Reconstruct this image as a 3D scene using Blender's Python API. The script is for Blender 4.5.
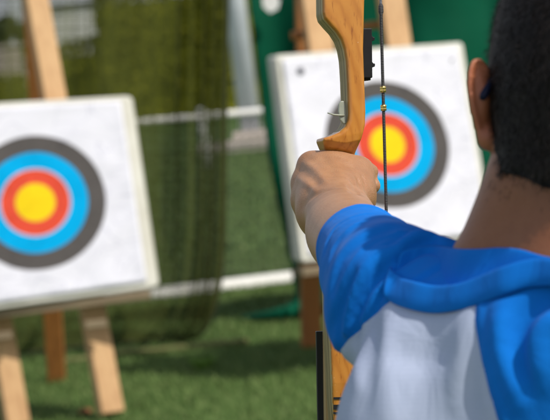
import bpy, bmesh, math, random
import numpy as np
from mathutils import Vector, Matrix

for o in list(bpy.data.objects):
    bpy.data.objects.remove(o, do_unlink=True)
scene = bpy.context.scene
COL = scene.collection
R = math.radians
rng = np.random.default_rng(7)
random.seed(7)

# ------------------------------------------------------------------ camera
FPX = 2280.0                      # focal length in pixels of the 550 px wide photo
CAM_H = 1.34
PITCH, ROLL = R(4.33), R(7.0)
Fv = np.array([0.0, math.cos(PITCH), -math.sin(PITCH)])
r0 = np.array([1.0, 0.0, 0.0])
u0 = np.cross(r0, Fv)
Xv = math.cos(ROLL) * r0 - math.sin(ROLL) * u0
Uv = math.sin(ROLL) * r0 + math.cos(ROLL) * u0
CPOS = np.array([0.0, 0.0, CAM_H])

cam_d = bpy.data.cameras.new('camera')
cam = bpy.data.objects.new('camera', cam_d)
COL.objects.link(cam)
M4 = Matrix(((Xv[0], Uv[0], -Fv[0], CPOS[0]),
             (Xv[1], Uv[1], -Fv[1], CPOS[1]),
             (Xv[2], Uv[2], -Fv[2], CPOS[2]),
             (0, 0, 0, 1)))
cam.matrix_world = M4
cam_d.sensor_width = 36.0
cam_d.lens = 36.0 * FPX / 550.0
cam_d.clip_start = 0.05
cam_d.clip_end = 2000.0
cam_d.dof.use_dof = True
cam_d.dof.focus_distance = 1.99
cam_d.dof.aperture_fstop = (cam_d.lens / 1000.0) / 0.0102
cam_d.dof.aperture_blades = 0
scene.camera = cam

# ------------------------------------------------------------------ world, sun, exposure
SUN_DIR = Vector((0.75, -0.60, 1.06)).normalized()      # towards the sun
world = bpy.data.worlds.new('World')
scene.world = world
world.use_nodes = True
wn = world.node_tree
wn.nodes.clear()
sky = wn.nodes.new('ShaderNodeTexSky')
sky.sky_type = 'NISHITA'
sky.sun_disc = False
sky.sun_elevation = math.asin(SUN_DIR.z)
sky.sun_rotation = math.atan2(SUN_DIR.x, SUN_DIR.y)
sky.dust_density = 2.5
sky.air_density = 1.0
bg = wn.nodes.new('ShaderNodeBackground')
bg.inputs['Strength'].default_value = 0.13
wo = wn.nodes.new('ShaderNodeOutputWorld')
# bright summer cloud, thickest towards the horizon
wtc = wn.nodes.new('ShaderNodeTexCoord')
wsx = wn.nodes.new('ShaderNodeSeparateXYZ'); wn.links.new(wtc.outputs['Generated'], wsx.inputs[0])
wno = wn.nodes.new('ShaderNodeTexNoise'); wno.inputs['Scale'].default_value = 2.2; wno.inputs['Detail'].default_value = 5
wn.links.new(wtc.outputs['Generated'], wno.inputs['Vector'])
wmr = wn.nodes.new('ShaderNodeMapRange')
wmr.inputs['From Min'].default_value = 0.0; wmr.inputs['From Max'].default_value = 0.75
wmr.inputs['To Min'].default_value = 0.62; wmr.inputs['To Max'].default_value = -0.05
wn.links.new(wsx.outputs['Z'], wmr.inputs['Value'])
wad = wn.nodes.new('ShaderNodeMath'); wad.operation = 'ADD'
wn.links.new(wmr.outputs[0], wad.inputs[0]); wn.links.new(wno.outputs['Fac'], wad.inputs[1])
wcr = wn.nodes.new('ShaderNodeMapRange'); wcr.interpolation_type = 'SMOOTHSTEP'
wcr.inputs['From Min'].default_value = 0.50; wcr.inputs['From Max'].default_value = 0.95
wn.links.new(wad.outputs[0], wcr.inputs['Value'])
wmx = wn.nodes.new('ShaderNodeMix'); wmx.data_type = 'RGBA'
wn.links.new(wcr.outputs[0], wmx.inputs[0]); wn.links.new(sky.outputs[0], wmx.inputs[6])
wmx.inputs[7].default_value = (5.6, 5.9, 6.4, 1)
wn.links.new(wmx.outputs[2], bg.inputs[0])
wn.links.new(bg.outputs[0], wo.inputs[0])

sun_d = bpy.data.lights.new('sun', 'SUN')
sun_d.energy = 3.7
sun_d.angle = R(0.6)
sun_d.color = (1.0, 0.95, 0.86)
sun = bpy.data.objects.new('sun', sun_d)
COL.objects.link(sun)
sun.rotation_euler = (-SUN_DIR).to_track_quat('-Z', 'Y').to_euler()

vs = scene.view_settings
scene.display_settings.display_device = 'sRGB'
vs.view_transform = 'Standard'
vs.look = 'None'
vs.exposure = -0.05
vs.gamma = 1.0
vs.use_curve_mapping = False
scene.render.engine = 'CYCLES'
scene.cycles.max_bounces = 8
scene.cycles.transparent_max_bounces = 24
scene.cycles.use_denoising = True


# ------------------------------------------------------------------ helpers
def P(px, py, d):
    """photo pixel and depth along the lens axis -> world point"""
    return CPOS + Fv * d + Xv * ((px - 275.0) / FPX * d) + Uv * ((210.0 - py) / FPX * d)


def ground_depth(px, py):
    v = Fv + Xv * ((px - 275.0) / FPX) + Uv * ((210.0 - py) / FPX)
    return -CAM_H / v[2]


def G(px, py, z=0.0):
    v = Fv + Xv * ((px - 275.0) / FPX) + Uv * ((210.0 - py) / FPX)
    return CPOS + v * ((z - CAM_H) / v[2])


def nrm(v):
    v = np.asarray(v, float)
    return v / np.linalg.norm(v)


def mesh_obj(name, verts, faces, mat=None, parent=None, smooth=True, mats=None, fmat=None):
    me = bpy.data.meshes.new(name)
    verts = np.asarray(verts, dtype=np.float32)
    if isinstance(faces, np.ndarray):
        n, k = faces.shape
        me.vertices.add(len(verts))
        me.vertices.foreach_set('co', verts.ravel())
        me.loops.add(n * k)
        me.loops.foreach_set('vertex_index', faces.astype(np.int32).ravel())
        me.polygons.add(n)
        me.polygons.foreach_set('loop_start', (np.arange(n) * k).astype(np.int32))
        me.polygons.foreach_set('loop_total', np.full(n, k, dtype=np.int32))
        me.update(calc_edges=True)
        me.validate()
    else:
        me.from_pydata([tuple(map(float, v)) for v in verts], [], faces)
        me.update()
    o = bpy.data.objects.new(name, me)
    COL.objects.link(o)
    for m in (mats or ([mat] if mat else [])):
        me.materials.append(m)
    if fmat is not None:
        me.polygons.foreach_set('material_index', np.asarray(fmat, dtype=np.int32))
    me.polygons.foreach_set('use_smooth', np.full(len(me.polygons), smooth))
    if parent is not None:
        o.parent = parent
        o.matrix_parent_inverse = parent.matrix_basis.inverted()
    return o


def tag(o, label=None, cat=None, group=None, kind=None):
    if label: o['label'] = label
    if cat: o['category'] = cat
    if group: o['group'] = group
    if kind: o['kind'] = kind
    return o


def thing(name, loc, label, cat, group=None):
    o = bpy.data.objects.new(name, None)
    o.empty_display_size = 0.1
    COL.objects.link(o)
    o.location = Vector([float(a) for a in loc])
    return tag(o, label, cat, group)


class MB:
    """collects boxes, tubes and sheets into one mesh"""
    def __init__(self): self.v = []; self.f = []

    def add(self, v, f):
        n = len(self.v)
        self.v += [np.asarray(a, float) for a in v]
        self.f += [tuple(i + n for i in q) for q in f]
        return self

    def box(self, c, ax, ay, az, hx, hy, hz):
        c = np.asarray(c, float)
        v = [c + ax * (sx * hx) + ay * (sy * hy) + az * (sz * hz)
             for sz in (-1, 1) for sy in (-1, 1) for sx in (-1, 1)]
        return self.add(v, [(0, 2, 3, 1), (4, 5, 7, 6), (0, 1, 5, 4), (2, 6, 7, 3), (0, 4, 6, 2), (1, 3, 7, 5)])

    def beam(self, a, b, w, t, side):
        """rectangular timber from a to b, width w along side, thickness t across"""
        a = np.asarray(a, float); b = np.asarray(b, float)
        d = nrm(b - a); s = nrm(np.asarray(side) - d * np.dot(side, d)); n = np.cross(d, s)
        return self.box((a + b) / 2, s, n, d, w / 2, t / 2, np.linalg.norm(b - a) / 2)

    def tube(self, pts, r, n=8, cap=True):
        pts = [np.asarray(p, float) for p in pts]
        m = len(pts)
        rr = r if hasattr(r, '__len__') else [r] * m
        v = []; f = []
        up = np.array([0.123, 0.31, 0.94])
        for i in range(m):
            t = nrm(pts[min(i + 1, m - 1)] - pts[max(i - 1, 0)])
            a = np.cross(t, up)
            if np.linalg.norm(a) < 1e-3: a = np.cross(t, [1, 0, 0.2])
            a = nrm(a); b = np.cross(t, a)
            for k in range(n):
                q = 2 * math.pi * k / n
                v.append(pts[i] + (a * math.cos(q) + b * math.sin(q)) * rr[i])
        for i in range(m - 1):
            for k in range(n):
                k2 = (k + 1) % n
                f.append((i * n + k, i * n + k2, (i + 1) * n + k2, (i + 1) * n + k))
        if cap:
            f.append(tuple(range(n))[::-1]); f.append(tuple((m - 1) * n + k for k in range(n)))
        return self.add(v, f)

    def build(self, name, mat, parent=None, smooth=False, bevel=0):
        o = mesh_obj(name, self.v, self.f, mat, parent, smooth)
        if bevel:
            md = o.modifiers.new('bevel', 'BEVEL'); md.width = bevel; md.segments = 2; md.limit_method = 'ANGLE'
        return o


def grid_mesh(Pts, closed_u=False):
    """Pts array (nu, nv, 3) -> verts, quads"""
    nu, nv, _ = Pts.shape
    idx = np.arange(nu * nv).reshape(nu, nv)
    if closed_u: idx = np.vstack([idx, idx[:1]])
    q = np.stack([idx[:-1, :-1], idx[1:, :-1], idx[1:, 1:], idx[:-1, 1:]], -1).reshape(-1, 4)
    return Pts.reshape(-1, 3), q


def catmull(pts, n, closed=False):
    pts = np.asarray(pts, float); m = len(pts)
    out = []
    segs = m if closed else m - 1
    for i in range(segs):
        if closed: p = [pts[(i + k) % m] for k in (-1, 0, 1, 2)]
        else: p = [pts[min(max(i + k, 0), m - 1)] for k in (-1, 0, 1, 2)]
        for t in np.linspace(0, 1, n, endpoint=False):
            out.append(0.5 * ((2 * p[1]) + (-p[0] + p[2]) * t + (2 * p[0] - 5 * p[1] + 4 * p[2] - p[3]) * t * t
                              + (-p[0] + 3 * p[1] - 3 * p[2] + p[3]) * t ** 3))
    if not closed: out.append(pts[-1])
    return np.array(out)


# ------------------------------------------------------------------ signed-distance modelling (continuous organic surfaces)
f32 = np.float32


def sd_cone(p, a, b, ra, rb):
    a = np.asarray(a, f32); b = np.asarray(b, f32)
    ab = b - a
    t = np.clip(((p - a) @ ab) / f32(ab @ ab), 0, 1)
    q = p - a - t[..., None] * ab
    return np.sqrt((q * q).sum(-1)) - (ra + (rb - ra) * t).astype(f32)


def sd_ell(p, c, axes, rad):
    q = (p - np.asarray(c, f32)) @ np.asarray(axes, f32).T
    rad = np.asarray(rad, f32)
    k0 = np.sqrt(((q / rad) ** 2).sum(-1))
    k1 = np.sqrt(((q / rad ** 2) ** 2).sum(-1))
    return np.where(k1 > 1e-6, k0 * (k0 - 1) / np.maximum(k1, 1e-6), -rad.min())


def sd_box(p, c, axes, half, rnd):
    q = np.abs((p - np.asarray(c, f32)) @ np.asarray(axes, f32).T) - (np.asarray(half, f32) - rnd)
    return np.sqrt((np.maximum(q, 0) ** 2).sum(-1)) + np.minimum(q.max(-1), 0) - rnd


def smin(a, b, k):
    if k <= 0: return np.minimum(a, b)
    h = np.maximum(k - np.abs(a - b), 0) / k
    return np.minimum(a, b) - h * h * k * 0.25


def smax(a, b, k): return -smin(-a, -b, k)


def mesh_sdf(f, lo, hi, h, B=8, slack=1.5):
    lo = np.asarray(lo, float); hi = np.asarray(hi, float)
    nb = np.ceil((hi - lo) / (h * B)).astype(int)
    bi = np.stack(np.meshgrid(*[np.arange(n) for n in nb], indexing='ij'), -1).reshape(-1, 3)
    cen = lo + (bi + 0.5) * h * B
    d = f(cen.astype(f32))
    bi = bi[np.abs(d) < h * B * 0.87 * slack]
    loc = np.stack(np.meshgrid(*[np.arange(B + 1)] * 3, indexing='ij'), -1)
    N = nb * B + 2
    keys = []; pos = []; edges = [[], [], []]; flips = [[], [], []]
    corners = np.array([[i, j, k] for i in (0, 1) for j in (0, 1) for k in (0, 1)])
    E = [(a, b) for a in range(8) for b in range(a + 1, 8) if np.abs(corners[a] - corners[b]).sum() == 1]
    for s in range(0, len(bi), 700):
        b = bi[s:s + 700]
        gi = b[:, None, None, None, :] * B + loc[None]
        val = f((lo + gi * h).astype(f32))
        val = np.where(val == 0, 1e-9, val)
        C = [val[:, c[0]:c[0] + B, c[1]:c[1] + B, c[2]:c[2] + B] for c in corners]
        neg = sum((c < 0).astype(np.int8) for c in C)
        act = (neg > 0) & (neg < 8)
        w = np.argwhere(act)
        if not len(w): continue
        g = gi[:, :B, :B, :B][act]
        cv = np.stack([c[act] for c in C], -1)
        acc = np.zeros((len(g), 3)); cnt = np.zeros(len(g))
        for a, e in E:
            va, vb = cv[:, a], cv[:, e]
            m = (va < 0) != (vb < 0)
            t = np.where(m, va / np.where(m, va - vb, 1), 0)
            pt = corners[a] + (corners[e] - corners[a]) * t[:, None]
            acc += pt * m[:, None]; cnt += m
        pos.append(lo + (g + acc / cnt[:, None]) * h)
        k = (g[:, 0].astype(np.int64) * N[1] + g[:, 1]) * N[2] + g[:, 2]
        keys.append(k)
        for ax, ci in ((0, 4), (1, 2), (2, 1)):
            m = (cv[:, 0] < 0) != (cv[:, ci] < 0)
            edges[ax].append(k[m]); flips[ax].append(cv[m, 0] < 0)
    keys = np.concatenate(keys); pos = np.concatenate(pos)
    o = np.argsort(keys); keys = keys[o]; pos = pos[o]
    st = np.array([N[1] * N[2], N[2], 1], dtype=np.int64)
    quads = []
    for ax in range(3):
        k = np.concatenate(edges[ax]); fl = np.concatenate(flips[ax])
        u, v = st[(ax + 1) % 3], st[(ax + 2) % 3]
        q = np.stack([k, k - u, k - u - v, k - v], -1)
        ix = np.clip(np.searchsorted(keys, q), 0, len(keys) - 1)
        ok = (keys[ix] == q).all(-1)
        ix = ix[ok]; fl = fl[ok]
        ix[~fl] = ix[~fl][:, ::-1]
        quads.append(ix)
    return pos, np.concatenate(quads)


def relax(pos, quads, it=2, lam=0.5):
    e = np.concatenate([quads[:, [0, 1]], quads[:, [1, 2]], quads[:, [2, 3]], quads[:, [3, 0]]])
    for _ in range(it):
        acc = np.zeros_like(pos); cnt = np.zeros(len(pos))
        for c in range(3):
            acc[:, c] = np.bincount(e[:, 0], pos[e[:, 1], c], len(pos)) + np.bincount(e[:, 1], pos[e[:, 0], c], len(pos))
        cnt = np.bincount(e[:, 0], minlength=len(pos)) + np.bincount(e[:, 1], minlength=len(pos))
        pos = pos + lam * (acc / np.maximum(cnt, 1)[:, None] - pos)
    return pos


def split_tris(pos, quads, fn):
    """cut the surface along fn == 0; returns (verts, tris where fn<0), (verts, tris where fn>=0)"""
    tris = np.concatenate([quads[:, [0, 1, 2]], quads[:, [0, 2, 3]]])
    s = fn(pos)
    s = np.where(np.abs(s) < 1e-6, 1e-6, s)
    neg = s[tris] < 0
    n = neg.sum(1)
    outA = [tris[n == 3]]; outB = [tris[n == 0]]
    pos_l = [pos]; base = len(pos)
    edge_id = {}
    extra = []

    def cut(i, j):
        nonlocal base
        key = (i, j) if i < j else (j, i)
        if key not in edge_id:
            t = s[i] / (s[i] - s[j])
            extra.append(pos[i] + (pos[j] - pos[i]) * t)
            edge_id[key] = base; base += 1
        return edge_id[key]
    A = []; Bt = []
    for t, ng in zip(tris[(n == 1) | (n == 2)], neg[(n == 1) | (n == 2)]):
        k = int(np.argmax(ng)) if ng.sum() == 1 else int(np.argmin(ng))
        a, b, c = t[k], t[(k + 1) % 3], t[(k + 2) % 3]
        ab, ac = cut(a, b), cut(a, c)
        one = [(a, ab, ac)]; two = [(ab, b, c), (ab, c, ac)]
        if ng.sum() == 1: A += one; Bt += two
        else: Bt += one; A += two
    if extra: pos = np.concatenate([pos, np.array(extra)])
    res = []
    for main, add in ((outA[0], A), (outB[0], Bt)):
        t = np.concatenate([main, np.array(add, dtype=int).reshape(-1, 3)])
        u, inv = np.unique(t, return_inverse=True)
        res.append((pos[u], inv.reshape(-1, 3)))
    return res


# ------------------------------------------------------------------ materials
def material(name, col, rough=0.6, **kw):
    m = bpy.data.materials.new(name)
    m.use_nodes = True
    nt = m.node_tree
    b = nt.nodes['Principled BSDF']
    b.inputs['Base Color'].default_value = (*col, 1)
    b.inputs['Roughness'].default_value = rough
    for k, v in kw.items():
        b.inputs[k.replace('_', ' ')].default_value = v
    return m, nt, b


def node(nt, t, **kw):
    n = nt.nodes.new(t)
    for k, v in kw.items(): setattr(n, k, v)
    return n


def coords(nt, scale=(1, 1, 1), rot=(0, 0, 0), kind='Object'):
    tc = node(nt, 'ShaderNodeTexCoord'); mp = node(nt, 'ShaderNodeMapping')
    mp.inputs['Scale'].default_value = scale; mp.inputs['Rotation'].default_value = rot
    nt.links.new(tc.outputs[kind], mp.inputs['Vector'])
    return mp.outputs['Vector']


def noise(nt, vec, scale, detail=4, rough=0.55, dist=0):
    n = node(nt, 'ShaderNodeTexNoise')
    n.inputs['Scale'].default_value = scale; n.inputs['Detail'].default_value = detail
    n.inputs['Roughness'].default_value = rough; n.inputs['Distortion'].default_value = dist
    nt.links.new(vec, n.inputs['Vector'])
    return n.outputs['Fac']


def ramp(nt, fac, stops, interp='LINEAR'):
    r = node(nt, 'ShaderNodeValToRGB')
    r.color_ramp.interpolation = interp
    el = r.color_ramp.elements
    while len(el) < len(stops): el.new(0.5)
    for e, (p, c) in zip(el, stops):
        e.position = p; e.color = (*c, 1) if len(c) == 3 else c
    nt.links.new(fac, r.inputs['Fac'])
    return r.outputs['Color']


def mix(nt, fac, a, b, mode='MIX'):
    m = node(nt, 'ShaderNodeMix', data_type='RGBA', blend_type=mode)
    for sock, v in ((m.inputs[0], fac), (m.inputs[6], a), (m.inputs[7], b)):
        if isinstance(v, (int, float)): sock.default_value = v
        elif isinstance(v, tuple): sock.default_value = (*v, 1)
        else: nt.links.new(v, sock)
    return m.outputs[2]


def bump(nt, b, h, strength, dist):
    n = node(nt, 'ShaderNodeBump')
    n.inputs['Strength'].default_value = strength; n.inputs['Distance'].default_value = dist
    nt.links.new(h, n.inputs['Height'])
    nt.links.new(n.outputs['Normal'], b.inputs['Normal'])


def noisy(name, c1, c2, scale, rough=0.7, bstr=0.3, bdist=0.01, stretch=(1, 1, 1), detail=5, lo=0.3, hi=0.7, **kw):
    m, nt, b = material(name, c1, rough, **kw)
    v = coords(nt, stretch)
    n = noise(nt, v, scale, detail)
    nt.links.new(ramp(nt, n, [(lo, c1), (hi, c2)]), b.inputs['Base Color'])
    if bstr: bump(nt, b, n, bstr, bdist)
    return m


MAT = {}


def build_materials():
    # turf
    m, nt, b = material('turf', (0.06, 0.11, 0.02), 0.9, Specular_IOR_Level=0.1)
    v = coords(nt)
    n1 = noise(nt, v, 1.3, 3); n2 = noise(nt, v, 9, 4); n3 = noise(nt, v, 70, 3)
    c = ramp(nt, n1, [(0.3, (0.060, 0.112, 0.028)), (0.7, (0.100, 0.155, 0.045))])
    c = mix(nt, 0.25, c, ramp(nt, n2, [(0.32, (0.035, 0.08, 0.016)), (0.68, (0.11, 0.17, 0.045))]))
    c = mix(nt, 0.35, c, ramp(nt, n3, [(0.3, (0.025, 0.06, 0.012)), (0.7, (0.12, 0.19, 0.05))]))
    nt.links.new(c, b.inputs['Base Color'])
    bump(nt, b, n3, 0.6, 0.02)
    MAT['turf'] = m
    m, nt, b = material('grass_blade', (0.07, 0.13, 0.025), 0.8, Specular_IOR_Level=0.15)
    gi = node(nt, 'ShaderNodeNewGeometry')
    c = ramp(nt, gi.outputs['Random Per Island'], [(0, (0.070, 0.125, 0.032)), (0.5, (0.112, 0.175, 0.052)), (1, (0.17, 0.22, 0.080))])
    nt.links.new(c, b.inputs['Base Color'])
    MAT['blade'] = m
    m, nt, b = material('hedge_leaf', (0.1, 0.12, 0.01), 0.8, Specular_IOR_Level=0.1)
    gi = node(nt, 'ShaderNodeNewGeometry')
    c = ramp(nt, gi.outputs['Random Per Island'], [(0, (0.11, 0.125, 0.008)), (0.6, (0.175, 0.185, 0.013)), (1, (0.27, 0.26, 0.025))])
    nt.links.new(c, b.inputs['Base Color'])
    MAT['hedge'] = m
    m, nt, b = material('tree_leaf', (0.04, 0.06, 0.02), 0.7)
    gi = node(nt, 'ShaderNodeNewGeometry')
    c = ramp(nt, gi.outputs['Random Per Island'], [(0, (0.02, 0.04, 0.012)), (1, (0.07, 0.09, 0.03))])
    nt.links.new(c, b.inputs['Base Color'])
    MAT['tree'] = m
    MAT['bark'] = noisy('bark', (0.09, 0.06, 0.04), (0.16, 0.11, 0.08), 6)
    MAT['white_paint'] = noisy('white_paint', (0.78, 0.78, 0.76), (0.7, 0.69, 0.65), 5, 0.45, 0.1, 0.002)
    MAT['concrete'] = noisy('pale_concrete', (0.66, 0.70, 0.76), (0.54, 0.58, 0.64), 3, 0.8, 0.2, 0.01)
    MAT['kerb'] = noisy('kerb_stone', (0.62, 0.52, 0.45), (0.5, 0.43, 0.38), 5, 0.85)
    MAT['plaster'] = noisy('grey_plaster', (0.86, 0.86, 0.80), (0.76, 0.76, 0.72), 0.6, 0.9, 0)
    MAT['roof'] = noisy('dark_roof', (0.1, 0.1, 0.1), (0.16, 0.15, 0.14), 1.2, 0.8, 0)
    MAT['glass'] = material('window_glass', (0.05, 0.06, 0.07), 0.1)[0]
    MAT['wire'] = material('net_cord', (0.10, 0.12, 0.08), 0.8)[0]
    MAT['rope'] = noisy('tan_rope', (0.17, 0.17, 0.06), (0.12, 0.12, 0.04), 80, 0.9)
    MAT['clod'] = noisy('red_brown_clod', (0.32, 0.12, 0.05), (0.2, 0.08, 0.04), 40, 0.9)
    # timber of the easels
    m, nt, b = material('pine_timber', (0.6, 0.38, 0.19), 0.65)
    v = coords(nt, (14, 14, 1.2))
    n1 = noise(nt, v, 3.0, 5, 0.6, 0.6); n2 = noise(nt, coords(nt, (1, 1, 1)), 4, 3)
    c = ramp(nt, n1, [(0.25, (0.36, 0.185, 0.07)), (0.5, (0.54, 0.32, 0.145)), (0.75, (0.60, 0.38, 0.185))])
    c = mix(nt, 0.3, c, ramp(nt, n2, [(0.3, (0.38, 0.20, 0.08)), (0.7, (0.62, 0.40, 0.20))]))
    nt.links.new(c, b.inputs['Base Color'])
    bump(nt, b, n1, 0.2, 0.002)
    MAT['pine'] = m
    MAT['stained'] = noisy('stained_timber', (0.42, 0.16, 0.035), (0.30, 0.11, 0.025), 3, 0.6, 0.15, 0.002, (14, 14, 1.2))
    MAT['batten'] = noisy('grey_batten', (0.26, 0.20, 0.12), (0.18, 0.13, 0.08), 5, 0.8, 0.2, 0.002)
    # foam butt
    m, nt, b = material('cream_foam', (0.72, 0.69, 0.58), 0.85)
    v = coords(nt)
    n1 = noise(nt, v, 5, 5); n2 = noise(nt, v, 120, 2)
    nt.links.new(ramp(nt, n1, [(0.3, (0.56, 0.54, 0.46)), (0.7, (0.69, 0.68, 0.61))]), b.inputs['Base Color'])
    bump(nt, b, n2, 0.2, 0.002)
    MAT['foam'] = m
    # printed target face: rings around the object origin, in the plane of the sheet
    m, nt, b = material('target_print', (0.85, 0.85, 0.86), 0.85, Specular_IOR_Level=0.08)
    tc = node(nt, 'ShaderNodeTexCoord'); sx = node(nt, 'ShaderNodeSeparateXYZ')
    nt.links.new(tc.outputs['Object'], sx.inputs[0])
    cx = node(nt, 'ShaderNodeCombineXYZ')
    nt.links.new(sx.outputs['X'], cx.inputs['X']); nt.links.new(sx.outputs['Z'], cx.inputs['Y'])
    ln = node(nt, 'ShaderNodeVectorMath', operation='LENGTH')
    nt.links.new(cx.outputs[0], ln.inputs[0])
    mm = node(nt, 'ShaderNodeMath', operation='DIVIDE'); mm.inputs[1].default_value = 0.3
    nt.links.new(ln.outputs['Value'], mm.inputs[0])
    k = 0.25 / 67 / 0.3
    Y, Rd, Bl, Bk, Wt = (0.80, 0.57, 0.012), (0.66, 0.075, 0.040), (0.0, 0.36, 0.70), (0.092, 0.084, 0.080), (0.71, 0.71, 0.77)
    pale = (0.60, 0.55, 0.62)
    stops = [(0, Y), (19.3 * k, Y), (20.0 * k, (0.75, 0.3, 0.05)), (20.5 * k, Rd), (34.3 * k, Rd), (34.6 * k, pale), (35.6 * k, pale), (35.9 * k, Bl),
             (52.2 * k, Bl), (52.8 * k, Bk), (70.0 * k, Bk), (70.6 * k, Wt)]
    c = ramp(nt, mm.outputs[0], stops)
    cr = noise(nt, coords(nt, (1, 1, 1)), 7, 6, 0.65)
    c = mix(nt, 0.05, c, ramp(nt, cr, [(0.35, (0.55, 0.56, 0.6)), (0.6, (0.92, 0.92, 0.93))]), 'MULTIPLY')
    vo = node(nt, 'ShaderNodeTexVoronoi', feature='DISTANCE_TO_EDGE')
    vo.inputs['Scale'].default_value = 5.5
    dv = node(nt, 'ShaderNodeVectorMath', operation='ADD')
    nz = node(nt, 'ShaderNodeTexNoise'); nz.inputs['Scale'].default_value = 3
    nt.links.new(tc.outputs['Object'], nz.inputs['Vector'])
    nt.links.new(tc.outputs['Object'], dv.inputs[0]); nt.links.new(nz.outputs['Color'], dv.inputs[1])
    nt.links.new(dv.outputs[0], vo.inputs['Vector'])
    c = mix(nt, 1.0, c, ramp(nt, vo.outputs['Distance'], [(0.0, (0.76, 0.76, 0.80)), (0.02, (1, 1, 1))]), 'MULTIPLY')
    for rot, sc in ((0.45, (4, 1, 60)), (-0.9, (3, 1, 45))):          # scuffs and scratches across the sheet
        sn_ = noise(nt, coords(nt, sc, (0, rot, 0)), 1.0, 2, 0.4)
        pt_ = noise(nt, coords(nt), 5, 2)
        line = ramp(nt, sn_, [(0.485, (1, 1, 1)), (0.5, (0.72, 0.72, 0.76)), (0.515, (1, 1, 1))])
        c = mix(nt, ramp(nt, pt_, [(0.52, (0, 0, 0)), (0.60, (0.8, 0.8, 0.8))]), c, mix(nt, 1.0, c, line, 'MULTIPLY'))
    nt.links.new(c, b.inputs['Base Color'])
    MAT['print'] = m
    MAT['pin'] = material('dark_pin', (0.03, 0.03, 0.05), 0.4)[0]
    # nets and tarp
    m, nt, b = material('backstop_net', (0.056, 0.064, 0.016), 0.9, Specular_IOR_Level=0.05)
    tr = node(nt, 'ShaderNodeBsdfTransparent')
    ms = node(nt, 'ShaderNodeMixShader')
    v = coords(nt, (1, 1, 1), kind='UV')
    br = node(nt, 'ShaderNodeTexBrick', offset=0.0)
    br.inputs['Scale'].default_value = 1.0
    br.inputs['Brick Width'].default_value = 0.012; br.inputs['Row Height'].default_value = 0.012
    br.inputs['Mortar Size'].default_value = 0.0028; br.inputs['Mortar Smooth'].default_value = 0.2
    nt.links.new(v, br.inputs['Vector'])
    n1 = noise(nt, coords(nt, (2.5, 2.5, 0.5)), 3, 3)
    ad = node(nt, 'ShaderNodeMath', operation='MULTIPLY_ADD')
    nt.links.new(br.outputs['Fac'], ad.inputs[0]); ad.inputs[1].default_value = 0.55
    rr = node(nt, 'ShaderNodeMapRange')
    nt.links.new(n1, rr.inputs['Value']); rr.inputs['From Min'].default_value = 0.3; rr.inputs['From Max'].default_value = 0.7
    rr.inputs['To Min'].default_value = 0.12; rr.inputs['To Max'].default_value = 0.34
    nt.links.new(rr.outputs[0], ad.inputs[2])
    b3 = node(nt, 'ShaderNodeTexBrick', offset=0.0)
    b3.inputs['Scale'].default_value = 1.0; b3.inputs['Brick Width'].default_value = 0.052; b3.inputs['Row Height'].default_value = 0.048
    b3.inputs['Mortar Size'].default_value = 0.006; b3.inputs['Mortar Smooth'].default_value = 0.3
    nt.links.new(v, b3.inputs['Vector'])
    a3 = node(nt, 'ShaderNodeMath', operation='MULTIPLY_ADD'); a3.inputs[1].default_value = 0.28
    nt.links.new(b3.outputs['Fac'], a3.inputs[0]); nt.links.new(ad.outputs[0], a3.inputs[2])
    nt.links.new(a3.outputs[0], ms.inputs[0])
    nt.links.new(tr.outputs[0], ms.inputs[1]); nt.links.new(b.outputs[0], ms.inputs[2])
    nt.links.new(ms.outputs[0], nt.nodes['Material Output'].inputs['Surface'])
    MAT['net'] = m
    MAT['netcord'] = material('dark_hem_cord', (0.02, 0.022, 0.006), 0.9)[0]
    MAT['tarp'] = noisy('green_tarp', (0.0015, 0.062, 0.031), (0.003, 0.085, 0.044), 3, 0.7, 0.25, 0.01, Specular_IOR_Level=0.06)
    # bow
    m, nt, b = material('varnished_wood', (0.6, 0.25, 0.05), 0.32)
    v = coords(nt)
    wv = node(nt, 'ShaderNodeTexWave', wave_type='BANDS', bands_direction='DIAGONAL', wave_profile='SIN')
    wv.inputs['Scale'].default_value = 60; wv.inputs['Distortion'].default_value = 9; wv.inputs['Detail'].default_value = 3
    wv.inputs['Detail Scale'].default_value = 0.6
    nt.links.new(coords(nt, (1.0, 1.0, 0.35)), wv.inputs['Vector'])
    n1 = noise(nt, coords(nt, (1, 1, 0.15)), 420, 3, 0.6); n2 = noise(nt, v, 30, 4)
    c = ramp(nt, wv.outputs['Fac'], [(0.0, (0.45, 0.165, 0.022)), (0.35, (0.53, 0.21, 0.030)), (1.0, (0.57, 0.24, 0.038))])
    c = mix(nt, 0.35, c, ramp(nt, n2, [(0.3, (0.44, 0.15, 0.016)), (0.7, (0.66, 0.28, 0.045))]))
    c = mix(nt, 1.0, c, ramp(nt, n1, [(0.28, (0.62, 0.5, 0.4)), (0.42, (1, 1, 1))]), 'MULTIPLY')
    nt.links.new(c, b.inputs['Base Color'])
    vs_ = node(nt, 'ShaderNodeTexVoronoi', feature='F1'); vs_.inputs['Scale'].default_value = 260
    nt.links.new(v, vs_.inputs['Vector'])
    spk = ramp(nt, vs_.outputs['Distance'], [(0.0, (1, 1, 1)), (0.10, (1, 1, 1)), (0.16, (0, 0, 0))])
    msk = ramp(nt, noise(nt, v, 45, 2), [(0.58, (0, 0, 0)), (0.66, (0.8, 0.8, 0.8))])
    c = mix(nt, mix(nt, 1.0, spk, msk, 'MULTIPLY'), c, (0.72, 0.55, 0.34))
    nt.links.new(c, b.inputs['Base Color'])
    b.inputs['Coat Weight'].default_value = 0.25; b.inputs['Coat Roughness'].default_value = 0.2
    bump(nt, b, n1, 0.08, 0.0004)
    MAT['bow_wood'] = m
    # the laminated edge of the riser: layers along its depth (object Y)
    m, nt, b = material('laminated_edge', (0.3, 0.25, 0.12), 0.55, Specular_IOR_Level=0.2)
    v = coords(nt)
    sp = node(nt, 'ShaderNodeSeparateXYZ'); nt.links.new(v, sp.inputs[0])
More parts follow.
